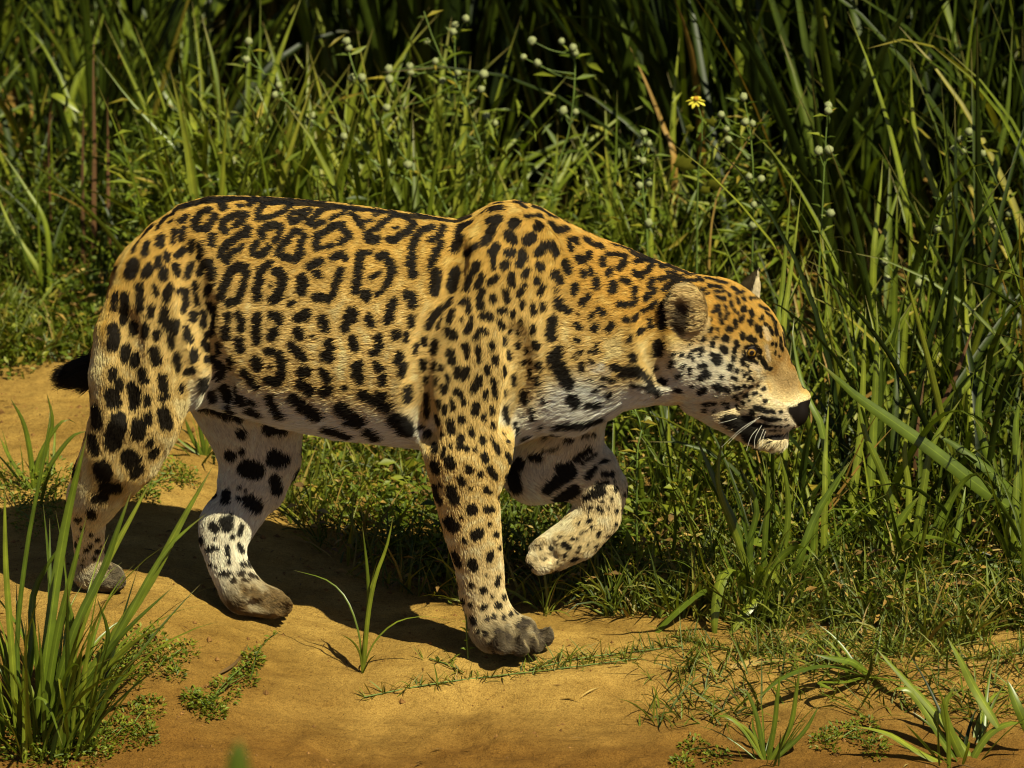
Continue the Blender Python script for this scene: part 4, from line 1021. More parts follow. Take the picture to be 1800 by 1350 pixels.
# torso: (u, top v, bottom v, half width mm)
TORSO = np.array([
    (190, 540, 620, 28), (200, 488, 650, 62), (230, 428, 690, 102), (270, 390, 712, 130), (320, 357, 716, 146), (370, 344, 716, 150),
    (430, 343, 732, 154), (500, 347, 752, 158), (600, 356, 772, 163), (700, 370, 783, 163), (760, 378, 790, 158), (805, 384, 795, 148),
    (830, 374, 795, 140), (870, 354, 790, 132), (910, 351, 780, 128), (950, 363, 765, 124), (1000, 392, 745, 118), (1060, 425, 722, 112),
    (1120, 454, 704, 104), (1180, 472, 694, 98), (1215, 490, 680, 80)], float)
_tx = np.array([P(t[0], (t[1] + t[2]) / 2, 0.0)[0] for t in TORSO])
_tz = np.array([P(t[0], (t[1] + t[2]) / 2, 0.0)[2] for t in TORSO])
_tw = TORSO[:, 3] * 0.001 - 0.004
_th = np.sqrt(np.maximum(((TORSO[:, 2] - TORSO[:, 1]) * 0.0005 - 0.005) ** 2 - (_tw * SE) ** 2, 1e-4)) / CE
PRIMS.append(dict(t="torso", k=0.01, fur=0.013, white=0.0, mud=0.0, flow=np.array([-1.0, 0, -0.18]), tag="torso"))

# near hind leg
chain([(300, 520, -.080, 105), (262, 600, -.092, 100), (245, 660, -.10, 92), (240, 730, -.105, 84), (217, 790, -.095, 75), (186, 838, -.075, 62), (166, 872, -.055, 47)], k=.045, ys=.72, fur=.013, tag_="near_hind")
chain([(166, 872, -.055, 46), (155, 908, -.035, 36), (156, 950, -.01, 31), (160, 1000, .01, 31)], k=.025, fur=.010, white=.55, tag_="near_hind")
chain([(158, 1008, .015, 32), (195, 1016, .012, 29)], k=.02, ys=1.35, fur=.008, white=.2, mud=.75, tag_="near_hind_paw")
for yy in (-.022, .004, .03):
    ell(204, 1022, yy + .01, 21, 15, 19, k=.006, fur=.006, mud=.9)
# far hind leg
chain([(340, 560, .075, 105), (410, 660, .085, 100), (448, 740, .085, 92), (456, 800, .08, 78), (444, 848, .07, 66), (425, 886, .055, 53), (399, 922, .04, 47)], k=.04, ys=.75, fur=.012, white=.75, tag_="far_hind")
chain([(399, 922, .04, 47), (391, 952, .03, 44), (400, 990, .015, 40), (416, 1024, .005, 40)], k=.025, ys=.85, fur=.010, white=.8, tag_="far_hind")
chain([(428, 1046, 0, 38), (478, 1060, -.004, 31)], k=.02, ys=1.3, fur=.008, white=.4, mud=.8, tag_="far_hind_paw")
for yy in (-.036, -.012, .014, .036):
    ell(494, 1064, yy, 24, 14, 24, k=.004, fur=.006, mud=1.2)
# near foreleg
chain([(905, 452, -.085, 74), (880, 500, -.095, 96), (850, 580, -.098, 108), (828, 660, -.10, 94), (822, 730, -.108, 82), (823, 800, -.11, 73)], k=.045, ys=.62, fur=.011, tag_="near_fore")
chain([(823, 800, -.11, 72), (819, 860, -.11, 62), (830, 930, -.108, 55), (842, 990, -.105, 47), (847, 1040, -.102, 45), (860, 1082, -.10, 44)], k=.03, ys=.85, fur=.009, tag_="near_fore")
chain([(868, 1108, -.10, 44), (915, 1115, -.10, 37)], k=.025, ys=1.3, fur=.008, white=.35, mud=.45, tag_="near_fore_paw")
for u, v, yy in ((884, 1131, -.158), (914, 1134, -.152), (942, 1128, -.128), (955, 1118, -.095)):
    ell(u, v, yy, 22, 19, 24, k=.004, fur=.007, mud=1.1)
# far foreleg, lifted and folded
chain([(985, 560, .07, 105), (990, 660, .075, 100), (985, 740, .085, 84), (958, 805, .09, 66), (938, 832, .09, 54)], k=.045, ys=.7, fur=.014, white=.7, tag_="far_fore")
chain([(938, 832, .09, 50), (990, 828, .09, 58), (1035, 828, .088, 57), (1056, 856, .085, 47)], k=.03, ys=.85, fur=.010, white=.6, tag_="far_fore")
chain([(1056, 862, .085, 46), (1050, 905, .08, 47), (1015, 945, .078, 46), (968, 972, .078, 40)], k=.022, ys=.95, fur=.009, white=.3, tag_="far_fore_paw")
for u, v, yy in ((950, 962, .058), (944, 979, .05), (954, 993, .055), (950, 972, .10), (950, 986, .115)):
    ell(u, v, yy, 27, 20, 20, k=.006, fur=.007, white=.45, mud=.15, rot=-.4)
# neck, throat, brisket
chain([(960, 560, 0, 150), (1060, 568, 0, 134), (1150, 584, 0, 114), (1230, 594, 0, 96)], k=.04, ys=.78, fur=.014, flow=np.array([-.9, 0, -.4]), tag_="neck")
chain([(1005, 690, -.02, 70), (1080, 660, -.01, 60), (1160, 640, 0, 62), (1240, 664, 0, 62)], k=.03, ys=.9, fur=.016, white=.62, flow=np.array([-.9, 0, -.3]), tag_="throat")
# shoulder blade hump
chain([(885, 408, -.045, 42), (850, 480, -.085, 58)], k=.04, ys=.6, fur=.012, flow=np.array([-.6, 0, -.8]), tag_="blade")
# head
HF = "head"
ell(1252, 580, 0, 98, 84, 96, k=.03, fur=.009, flow=HF)
ell(1316, 592, 0, 60, 64, 63, k=.03, fur=.007, flow=HF)
chain([(1328, 614, 0, 53), (1361, 664, 0, 43), (1391, 700, 0, 29)], k=.022, ys=.95, fur=.0045, flow=HF, grow=-.003)
for sgn in (-1, 1):
    ell(1258, 652, sgn * .045, 70, 50, 58, k=.03, fur=.010, white=.55, flow=HF)
    ell(1300, 600, sgn * .052, 34, 22, 17, k=.022, fur=.006, flow=HF, rot=.25)      # brow
    ell(1306, 655, sgn * .05, 40, 24, 26, k=.022, fur=.007, white=.35, flow=HF)    # cheekbone
    chain([(1335, 702, sgn * .024, 48), (1370, 720, sgn * .021, 43), (1396, 726, sgn * .018, 29)], k=.014, ys=.85, fur=.005, white=.5, flow=HF, grow=-.003)
chain([(1235, 690, 0, 46), (1300, 733, 0, 38), (1343, 757, 0, 35), (1362, 766, 0, 28)], k=.008, ys=1.45, fur=.018, white=.42, flow=HF, tag_="jaw")
ell(1410, 700, 0, 17, 21, 17, k=.010, fur=.001, flow=HF, grow=-.001)
# ears
chain([(1218, 572, -.075, 28), (1211, 554, -.087, 37), (1206, 534, -.094, 38), (1205, 522, -.097, 30)], k=.014, ys=.5, fur=.017, white=.0, flow=np.array([-.55, -.25, .15]), tag_="ear")
chain([(1310, 527, .07, 30), (1320, 503, .08, 22), (1331, 474, .09, 8)], k=.010, ys=.8, fur=.008, white=.0, flow=np.array([.2, 0, 1.0]), tag_="ear")
# tail hangs behind the rump and swings out
TAIL = [(240, 470, .0, 32), (216, 540, .04, 27), (200, 600, .07, 26), (182, 640, .09, 25), (150, 655, .09, 24), (122, 660, .09, 17)]
chain(TAIL, k=.02, fur=.030, tag_="tail")

def prim_eval(p, q):
    if p["t"] == "torso":
        x = q[:, 0]
        w, h = np.interp(x, _tx, _tw), np.interp(x, _tx, _th)
        zc = np.interp(x, _tx, _tz)
        rr = (np.abs(q[:, 1] / w) ** 2.2 + np.abs((q[:, 2] - zc) / h) ** 2.2) ** (1 / 2.2)
        d = (rr - 1) * np.minimum(w, h)
        out = np.maximum(_tx[0] - x, x - _tx[-1])
        return np.where(out > 0, np.hypot(np.maximum(d, 0), out) + 0.002, d)
    if p["t"] == "ell":
        e = q - p["c"]
        if p["rot"]:
            c, s = math.cos(p["rot"]), math.sin(p["rot"])
            e = np.stack([e[:, 0] * c - e[:, 2] * s, e[:, 1], e[:, 0] * s + e[:, 2] * c], 1)
        r = p["r"]
        k0 = np.linalg.norm(e / r, axis=1)
        k1 = np.linalg.norm(e / (r * r), axis=1) + 1e-9
        return k0 * (k0 - 1) / k1
    s = np.array([1, 1 / p["ys"], 1])
    qq, cc, r = q * s, p["c"] * s, p["r"]
    best = np.full(len(q), 1e3)
    for i in range(len(cc) - 1):
        ab = cc[i + 1] - cc[i]
        t = np.clip(((qq - cc[i]) @ ab) / (ab @ ab), 0, 1)
        d = np.linalg.norm(qq - cc[i] - t[:, None] * ab, axis=1) - (r[i] + t * (r[i + 1] - r[i]))
        best = np.minimum(best, d)
    return best

def prim_box(p):
    if p["t"] == "torso":
        return np.array([_tx[0], -.17, (_tz - _th).min()]), np.array([_tx[-1], .17, (_tz + _th).max()])
    if p["t"] == "ell":
        m = p["r"].max()
        return p["c"] - m, p["c"] + m
    m = p["r"].max()
    return p["c"].min(0) - m, p["c"].max(0) + m

VOX = 0.0042
lo = np.min([prim_box(p)[0] for p in PRIMS], 0) - 0.03
hi = np.max([prim_box(p)[1] for p in PRIMS], 0) + 0.03
dims = np.ceil((hi - lo) / VOX).astype(int) + 1
F = np.full(dims, 0.06, np.float32)
for p in PRIMS:
    a, b = prim_box(p)
    pad = p["k"] + 0.02
    i0 = np.maximum(np.floor((a - pad - lo) / VOX).astype(int), 0)
    i1 = np.minimum(np.ceil((b + pad - lo) / VOX).astype(int) + 1, dims)
    ax = [lo[j] + VOX * np.arange(i0[j], i1[j]) for j in range(3)]
    M = np.stack(np.meshgrid(*ax, indexing='ij'), -1).reshape(-1, 3)
    d = prim_eval(p, M).reshape(i1 - i0).astype(np.float32)
    sub = F[i0[0]:i1[0], i0[1]:i1[1], i0[2]:i1[2]]
    h = np.clip(0.5 + 0.5 * (sub - d) / p["k"], 0, 1)
    F[i0[0]:i1[0], i0[1]:i1[1], i0[2]:i1[2]] = sub + (d - sub) * h - p["k"] * h * (1 - h)
# hollows: ear cups and eye sockets
EYES = [P(1321, 619, -.070), P(1321, 619, .070)]
EYES[1] = EYES[0] * np.array([1, -1, 1])
def carve(c, r, k):
    i0 = np.maximum(np.floor((c - r - k - .01 - lo) / VOX).astype(int), 0)
    i1 = np.minimum(np.ceil((c + r + k + .01 - lo) / VOX).astype(int) + 1, dims)
    ax = [lo[j] + VOX * np.arange(i0[j], i1[j]) for j in range(3)]
    M = np.stack(np.meshgrid(*ax, indexing='ij'), -1).reshape(-1, 3)
    d = -(np.linalg.norm(M - c, axis=1) - r).reshape(i1 - i0)
    sub = F[i0[0]:i1[0], i0[1]:i1[1], i0[2]:i1[2]]
    h = np.clip(0.5 - 0.5 * (sub - d) / k, 0, 1)
    F[i0[0]:i1[0], i0[1]:i1[1], i0[2]:i1[2]] = sub + (d - sub) * h + k * h * (1 - h)
carve(P(1199, 555, -.127), .032, .005)
carve(P(1194, 566, -.118), .018, .006)

def surf(u, v):
    d = ray_dir(u, v)
    d = d / np.linalg.norm(d)
    t = np.arange(CAM_DIST - .4, CAM_DIST + .4, .003)
    q = CAM + d * t[:, None]
    i = np.round((q - lo) / VOX).astype(int)
    ok = np.all((i >= 0) & (i < dims), axis=1)
    ins = np.flatnonzero(ok)[F[tuple(i[ok].T)] < 0]
    return q[ins[0]] - d * .0 if len(ins) else None
def groove(pts, r, depth, k=.014):
    q = [surf(u, v) for u, v in pts]
    q = [x for x in q if x is not None]
    vd_ = ray_dir(900, 675)
    for x in spline(q, max(2, int(len(q) * 14))):
        carve(x - vd_ * (r - depth), r, k)
groove([(800, 430), (782, 510), (752, 590), (738, 680), (742, 770)], .024, .004)
groove([(352, 560), (368, 620), (392, 672), (385, 715)], .022, .0055)
groove([(318, 420), (345, 490), (352, 560)], .032, .003)
groove([(912, 590), (922, 670), (908, 750)], .028, .003)
groove([(1148, 560), (1152, 620), (1168, 680)], .026, .004)
groove([(215, 560), (222, 640), (212, 720)], .030, .003)
groove([(898, 1108), (899, 1130), (896, 1150)], .009, .006, .006)
groove([(928, 1106), (929, 1128), (930, 1148)], .009, .006, .006)
groove([(950, 1100), (954, 1118), (958, 1138)], .008, .005, .006)
groove([(470, 1048), (500, 1052), (515, 1056)], .008, .005, .006)
groove([(440, 1064), (478, 1068), (508, 1074)], .009, .006, .006)
groove([(186, 1004), (206, 1010), (222, 1016)], .008, .005, .006)
groove([(930, 968), (950, 962), (970, 955)], .008, .005, .006)
groove([(926, 986), (950, 984), (975, 976)], .008, .005, .006)
groove([(1345, 768), (1372, 765), (1396, 754)], .006, .005, .004)

def surface_nets(F, lo, vx):
    S = F < 0
    c = np.zeros(np.array(F.shape) - 1, np.int8)
    for dx in (0, 1):
        for dy in (0, 1):
            for dz in (0, 1):
                c += S[dx:F.shape[0] - 1 + dx, dy:F.shape[1] - 1 + dy, dz:F.shape[2] - 1 + dz]
    act = np.argwhere((c > 0) & (c < 8))
    cid = np.full(c.shape, -1, np.int32)
    cid[act[:, 0], act[:, 1], act[:, 2]] = np.arange(len(act))
    acc, cnt = np.zeros((len(act), 3)), np.zeros(len(act))
    for axi in range(3):
        oth = [j for j in range(3) if j != axi]
        for a in (0, 1):
            for b in (0, 1):
                o = np.zeros(3, int)
                o[oth[0]], o[oth[1]] = a, b
                e = o.copy()
                e[axi] = 1
                A, B = act + o, act + e
                fa, fb = F[A[:, 0], A[:, 1], A[:, 2]], F[B[:, 0], B[:, 1], B[:, 2]]
                m = (fa < 0) != (fb < 0)
                t = np.where(m, fa / np.where(m, fa - fb, 1), 0)
                pt = o + t[:, None] * (e - o)
                acc[m] += pt[m]
                cnt[m] += 1
    V = lo + vx * (act + acc / cnt[:, None])
    quads = []
    for axi in range(3):
        o1, o2 = [(1, 2), (2, 0), (0, 1)][axi]
        sl = [slice(None)] * 3
        sh = [slice(None)] * 3
        sl[axi], sh[axi] = slice(0, -1), slice(1, None)
        s0, s1 = S[tuple(sl)], S[tuple(sh)]
        for flip in (False, True):
            e = np.argwhere((s0 & ~s1) if not flip else (~s0 & s1))
            ok = (e[:, o1] > 0) & (e[:, o2] > 0) & (e[:, o1] < F.shape[o1] - 1) & (e[:, o2] < F.shape[o2] - 1)
            e = e[ok]
            def at(d1, d2):
                g = e.copy()
                g[:, o1] += d1
                g[:, o2] += d2
                return cid[g[:, 0], g[:, 1], g[:, 2]]
            q = np.stack([at(-1, -1), at(0, -1), at(0, 0), at(-1, 0)], 1)
            quads.append(q[:, ::-1] if flip else q)
    return V, np.concatenate(quads)
JV, JF = surface_nets(F, lo, VOX)
# drop stray islands and relax the surface a little
e0 = np.concatenate([JF[:, [0, 1]], JF[:, [1, 2]], JF[:, [2, 3]], JF[:, [3, 0]]])
for _ in range(3):
    s = np.zeros_like(JV)
    n = np.zeros(len(JV))
    np.add.at(s, e0[:, 0], JV[e0[:, 1]])
    np.add.at(n, e0[:, 0], 1)
    JV = JV * 0.5 + 0.5 * s / np.maximum(n, 1)[:, None]

def vert_normals(V, Fq):
    fn = np.cross(V[Fq[:, 2]] - V[Fq[:, 0]], V[Fq[:, 3]] - V[Fq[:, 1]])
    N = np.zeros_like(V)
    for j in range(4):
        np.add.at(N, Fq[:, j], fn)
    return N / (np.linalg.norm(N, axis=1, keepdims=True) + 1e-12)
JN = vert_normals(JV, JF)
bvh = BVHTree.FromPolygons(JV.tolist(), JF.tolist())
camv = Vector(CAM.tolist())

def hit(u, v):
    d = Vector(ray_dir(u, v).tolist()).normalized()
    h = bvh.ray_cast(camv, d)
    if h[0] is not None:
        return np.array(h[0])
    q = camv + d * CAM_DIST
    h = bvh.find_nearest(q)
    for _ in range(6):                                   # slide along the ray to the closest skin
        q = camv + d * ((h[0] - camv).dot(d))
        h = bvh.find_nearest(q)
    return np.array(h[0]) if (h[0] - q).length < 0.02 else None

def read_marks(src):
    A, B, R = [], [], []
    for (u0, v0, sc), txt in src:
        for st in txt.split(";"):
            nums = [float(x) for x in st.split()]
            if len(nums) < 3:
                continue
            r = nums[0] / sc * 0.001 + (0.0013 if u0 >= 1150 else 0.0010)
            pts = [hit(u0 + nums[i] / sc, v0 + nums[i + 1] / sc) for i in range(1, len(nums) - 1, 2)]
            if len(pts) == 1:
                pts = pts * 2
            for a, b in zip(pts[:-1], pts[1:]):
                if a is None and b is None:
                    continue
                if a is None or b is None or np.linalg.norm(a - b) > 0.055:
                    for q in (a, b):
                        if q is not None:
                            A.append(q); B.append(q); R.append(r)
                else:
                    A.append(a); B.append(b); R.append(r)
    return np.array(A), np.array(B), np.array(R)

mA, mB, mR = read_marks(MARKS)
wA, wB, wR = read_marks(PALE)
# the far flank and cheek carry a like pattern
def mirrored(A, B, R):
    keep = (A[:, 1] < -0.02) & (A[:, 2] > 0.42)
    out = [[], [], []]
    for a, b, r in zip(A[keep], B[keep], R[keep]):
        qa = bvh.find_nearest(Vector((a[0], -a[1], a[2])))[0]
        qb = bvh.find_nearest(Vector((b[0], -b[1], b[2])))[0]
        if (qa - qb).length < 0.06:
            out[0].append(np.array(qa)); out[1].append(np.array(qb)); out[2].append(r)
    return [np.concatenate([x, np.array(y)]) for x, y in zip((A, B, R), out)]
mA, mB, mR = mirrored(mA, mB, mR)
wA, wB, wR = mirrored(wA, wB, wR)
# smaller solid spots on skin that faces away from the camera
vd = JV - CAM
vd /= np.linalg.norm(vd, axis=1, keepdims=True)
away = np.flatnonzero((JN * vd).sum(1) > 0.05)
rng.shuffle(away)
got = []
for i in away[:6000]:
    q = JV[i]
    if np.min(np.linalg.norm((mA + mB) / 2 - q, axis=1) - mR) < 0.02:
        continue
    if got and np.min(np.linalg.norm(np.array(got) - q, axis=1)) < 0.04:
        continue
    got.append(q)
got = np.array(got)
mA, mB = np.concatenate([mA, got]), np.concatenate([mB, got + rng.normal(0, .004, got.shape)])
mR = np.concatenate([mR, rng.uniform(.006, .011, len(got))])

def mark_dist(Q, A, B, R, cap=0.02):
    """signed distance to the nearest mark edge (negative inside)"""
    order = np.argsort(Q[:, 0])
    xs = Q[order, 0]
    D = np.full(len(Q), cap)
    V_ = (A + B) / 2 - CAM
    V_ /= np.linalg.norm(V_, axis=1, keepdims=True)
    for a, b, r, vdir in zip(A, B, R, V_):
        m = r * 1.8 + cap
        i0, i1 = np.searchsorted(xs, [min(a[0], b[0]) - m, max(a[0], b[0]) + m])
        if i0 == i1:
            continue
        ii = order[i0:i1]
        q = Q[ii]
        ii = ii[(np.abs(q[:, 2] - (a[2] + b[2]) / 2) < m + abs(a[2] - b[2]) / 2) & (np.abs(q[:, 1] - (a[1] + b[1]) / 2) < m + abs(a[1] - b[1]) / 2)]
        q = Q[ii]
        ab = b - a
        t = np.clip((q - a) @ ab / (ab @ ab + 1e-12), 0, 1)
        e = q - a - t[:, None] * ab
        al = e @ vdir
        d = np.sqrt(np.maximum((e * e).sum(1) - 0.75 * al * al, 0)) - r
        D[ii] = np.minimum(D[ii], d)
    return D

NOSE_TIP = P(1424, 706, 0)
PRIM_NAMES = [p["tag"] for p in PRIMS]
def body_fields(Q):
    """soft blend of what the parts of the body say: fur length, flow, whiteness, mud"""
    W = np.zeros(len(Q)); fl = np.zeros(len(Q)); wh = np.zeros(len(Q)); mu = np.zeros(len(Q)); fw = np.zeros((len(Q), 3))
    tail = np.zeros(len(Q)); ear = np.zeros(len(Q)); tor = np.zeros(len(Q))
    for p in PRIMS:
        a, b = prim_box(p)
        m = np.all((Q > a - .05) & (Q < b + .05), axis=1)
        if not m.any():
            continue
        q = Q[m]
        d = np.abs(prim_eval(p, q))
        w = np.exp(-(d / 0.011) ** 1.3) + 1e-6
        if isinstance(p["flow"], str):
            f = q - NOSE_TIP
            f = f / np.linalg.norm(f, axis=1, keepdims=True)
        elif p["flow"] is not None:
            f = np.repeat(p["flow"][None] / np.linalg.norm(p["flow"]), len(q), 0)
        else:
            c = p["c"] if p["t"] == "chain" else np.array([p["c"], p["c"] + [0.02, 0, -0.01]])
            f = np.zeros((len(q), 3)); bd = np.full(len(q), 9.0)
            for i in range(len(c) - 1):
                ab = c[i + 1] - c[i]
                t = np.clip((q - c[i]) @ ab / (ab @ ab), 0, 1)
                dd = np.linalg.norm(q - c[i] - t[:, None] * ab, axis=1)
                s = dd < bd
                bd[s] = dd[s]
                f[s] = ab / np.linalg.norm(ab)
        W[m] += w; fl[m] += w * p["fur"]; wh[m] += w * p["white"]; mu[m] += w * p["mud"]; fw[m] += w[:, None] * f
        if p["tag"] == "tail":
            tail[m] += w
        if p["tag"] == "ear":
            ear[m] += w
        if p["tag"] == "torso":
            tor[m] += w
    W = np.maximum(W, 1e-9)
    return fl / W, wh / W, mu / W, fw / (np.linalg.norm(fw, axis=1, keepdims=True) + 1e-9), tail / W, ear / W, tor / W

def lerp(a, b, t):
    return a + (b - a) * np.asarray(t)[:, None]

BACK, FLANK, PALEC = np.array([.66, .455, .135]), np.array([.83, .665, .325]), np.array([.90, .85, .72])
DARK, MUD, MUDB = np.array([.006, .005, .005]), np.array([.075, .055, .036]), np.array([.13, .075, .024])
_ztop = lambda x: np.interp(x, _tx, _tz + _th)
_zbot = lambda x: np.interp(x, _tx, _tz - _th)
EAR_C = P(1207, 545, -.10)
def coat(Q, N, jitter=0.0):
    fl, wh, mu, fw, tail, ear, tor = body_fields(Q)
    x, y, z = Q.T
    h = np.clip((z - _zbot(x)) / (_ztop(x) - _zbot(x)), -1, 1.2)
    col = lerp(FLANK, BACK, sstep(.45, .95, h + .25 * sstep(-.05, .35, x)))
    col = lerp(col, np.array([.70, .43, .10]), .6 * sstep(.05, .16, x) * sstep(.48, .36, x) * sstep(.45, .8, h))
    inx = (x > _tx[0]) & (x < _tx[-1])
    belly = sstep(-.25, -.85, N[:, 2]) * inx * (z > .25) * sstep(.15, .6, tor)
    belly = np.maximum(belly, .9 * sstep(.30, .10, h) * inx * (z > .33) * sstep(-.75, -.45, x) * sstep(.5, .38, x) * sstep(.25, .7, tor))
    low = sstep(.34, .06, z) * .35
    pale = np.clip(np.maximum.reduce([wh, belly, low]), 0, 1)
    # white of the chest between the forelegs
    cc = P(1015, 722, -.06)
    pale = np.maximum(pale, sstep(.11, .05, np.linalg.norm((Q - cc) * [1, .5, 1.0], axis=1)))
    ck = P(1235, 660, -.08)
    pale = np.maximum(pale, .8 * sstep(.085, .03, np.linalg.norm((Q - ck) * [.75, .5, 1.0], axis=1)))
    br = P(1385, 655, -.03)                                 # brown-gold bridge of the nose
    wd = mark_dist(Q, wA, wB, wR)
    pale = np.where(np.linalg.norm((Q - br) * [1, .3, .8], axis=1) < .04, np.minimum(pale, .15), pale)
    col = lerp(col, PALEC, pale)
    bri = sstep(.05, .02, np.linalg.norm((Q - br) * [1, .3, .8], axis=1))
    col = lerp(col, np.array([.36, .20, .055]), .7 * bri)
    col = lerp(col, np.array([.80, .72, .56]), sstep(.002, -.003, wd))
    n1 = vnoise(x * 1 + z, y + z * 1.3, 21, 1)[:, None]
    n2 = vnoise(x + 2 * z, x - z + 3 * y, 60, 2)[:, None]
    col = col * (1 + .10 * n1 + .08 * n2)
    d = mark_dist(Q, mA, mB, mR)
    d = d + .0012 * vnoise(x * 1.0 + y, z + .3 * y, 160, 0) + jitter
    # inside rosettes the gold is deeper
    near = sstep(.014, .005, d) * (1 - pale)
    col = lerp(col, col * np.array([.82, .66, .40]), .8 * near)
    m = sstep(.0008, -.0014, d)
    col = lerp(col, DARK, m * .985)
    ds = np.abs(y) - np.where(x > .02, .009, .018) - .010 * vnoise(x, y * 0, 26, 1) - .006 * vnoise(x, y, 70, 2)
    onback = (N[:, 2] > .55) & (((x > P(300, 0, 0)[0]) & (x < P(830, 0, 0)[0])) | ((x > P(935, 0, 0)[0]) & (x < P(1215, 0, 0)[0]))) & (z > .6)
    col = lerp(col, DARK, np.where(onback, sstep(.003, -.003, ds + .030 * (vnoise(x, y * 0, 9, 0) < -.55)), 0) * .97)
    # ear: black behind and on the rim, pale fluff within a dark cup
    e = np.linalg.norm(Q - EAR_C, axis=1)
    inner = sstep(.032, .017, np.linalg.norm((Q - P(1197, 562, -.105)) * [1.45, .4, .72], axis=1)) * (ear > .4)
    nearear = (ear > .35) & (y < 0)
    col = lerp(col, np.array([.72, .53, .25]) * (1 + .35 * vnoise(x + z, z - x, 120, 1))[:, None], np.where(nearear, .85, 0))
    col = lerp(col, np.array([.025, .014, .009]), np.where(nearear, inner * .95, 0))
    col = lerp(col, DARK, np.where(nearear & ((N[:, 1] > .20) | (N[:, 0] < -.50)), .95, 0))
    farear = (ear > .35) & (y > 0)
    ex = np.interp(z, [P(0, 515, .08)[2], P(0, 472, .09)[2]], [P(1319, 0, .08)[0], P(1333, 0, .09)[0]])
    col = lerp(col, np.array([.66, .55, .36]), np.where(farear & (x > ex + .004), .9, 0))
    col = lerp(col, DARK, np.where(farear & (x <= ex + .004), .95, 0))
    # tail tip
    col = lerp(col, DARK, tail * sstep(P(196, 0, 0)[0], P(168, 0, 0)[0], x) * .97)
    # mud on the paws
    mn = .5 + .5 * vnoise(x + y, z - y, 75, 0)
    mu = np.clip(mu * (.55 + .9 * mn) * 1.15, 0, .95)
    col = lerp(col, np.where(((x > -.25) | (x < -.6))[:, None], MUD, MUDB) * (.6 + .9 * (.5 + .5 * vnoise(x - z, y + z, 190, 1)))[:, None], mu)
    # nose leather
    nz = np.linalg.norm((Q - P(1404, 718, 0)) * [1, .45, .85], axis=1)
    xb = P(1384, 0, 0)[0] + .55 * (P(0, 704, 0)[2] - z)
    nose = sstep(.038, .032, nz) * sstep(-.001, .004, x - xb) * (z < P(0, 702, 0)[2] + .10 * (x - P(1383, 0, 0)[0]))
    col = lerp(col, np.array([.010, .007, .006]), nose)
    return np.clip(col, .004, .9), fl, fw, nose

jag_col, jag_fl, jag_fw, jag_nose = coat(JV, JN)
jk = NT("jaguar_coat")
a = jk.n("ShaderNodeAttribute", attribute_name="coat")
jk.l(jk.mix(1.0, a.outputs["Color"], (.72, .68, .62), 'MULTIPLY'), jk.b.inputs["Base Color"])
jk.b.inputs["Roughness"].default_value = .62
jk.b.inputs["Specular IOR Level"].default_value = .10
jag = empty("jaguar", (P(860, 1150, -.1)[0], -.05, 0.0))
tag(jag, "spotted jaguar walking to the right across the sandy bank, one forepaw lifted", "jaguar")
body = mesh_obj("body", JV, JF, jk.m, jag, {"coat": jag_col})

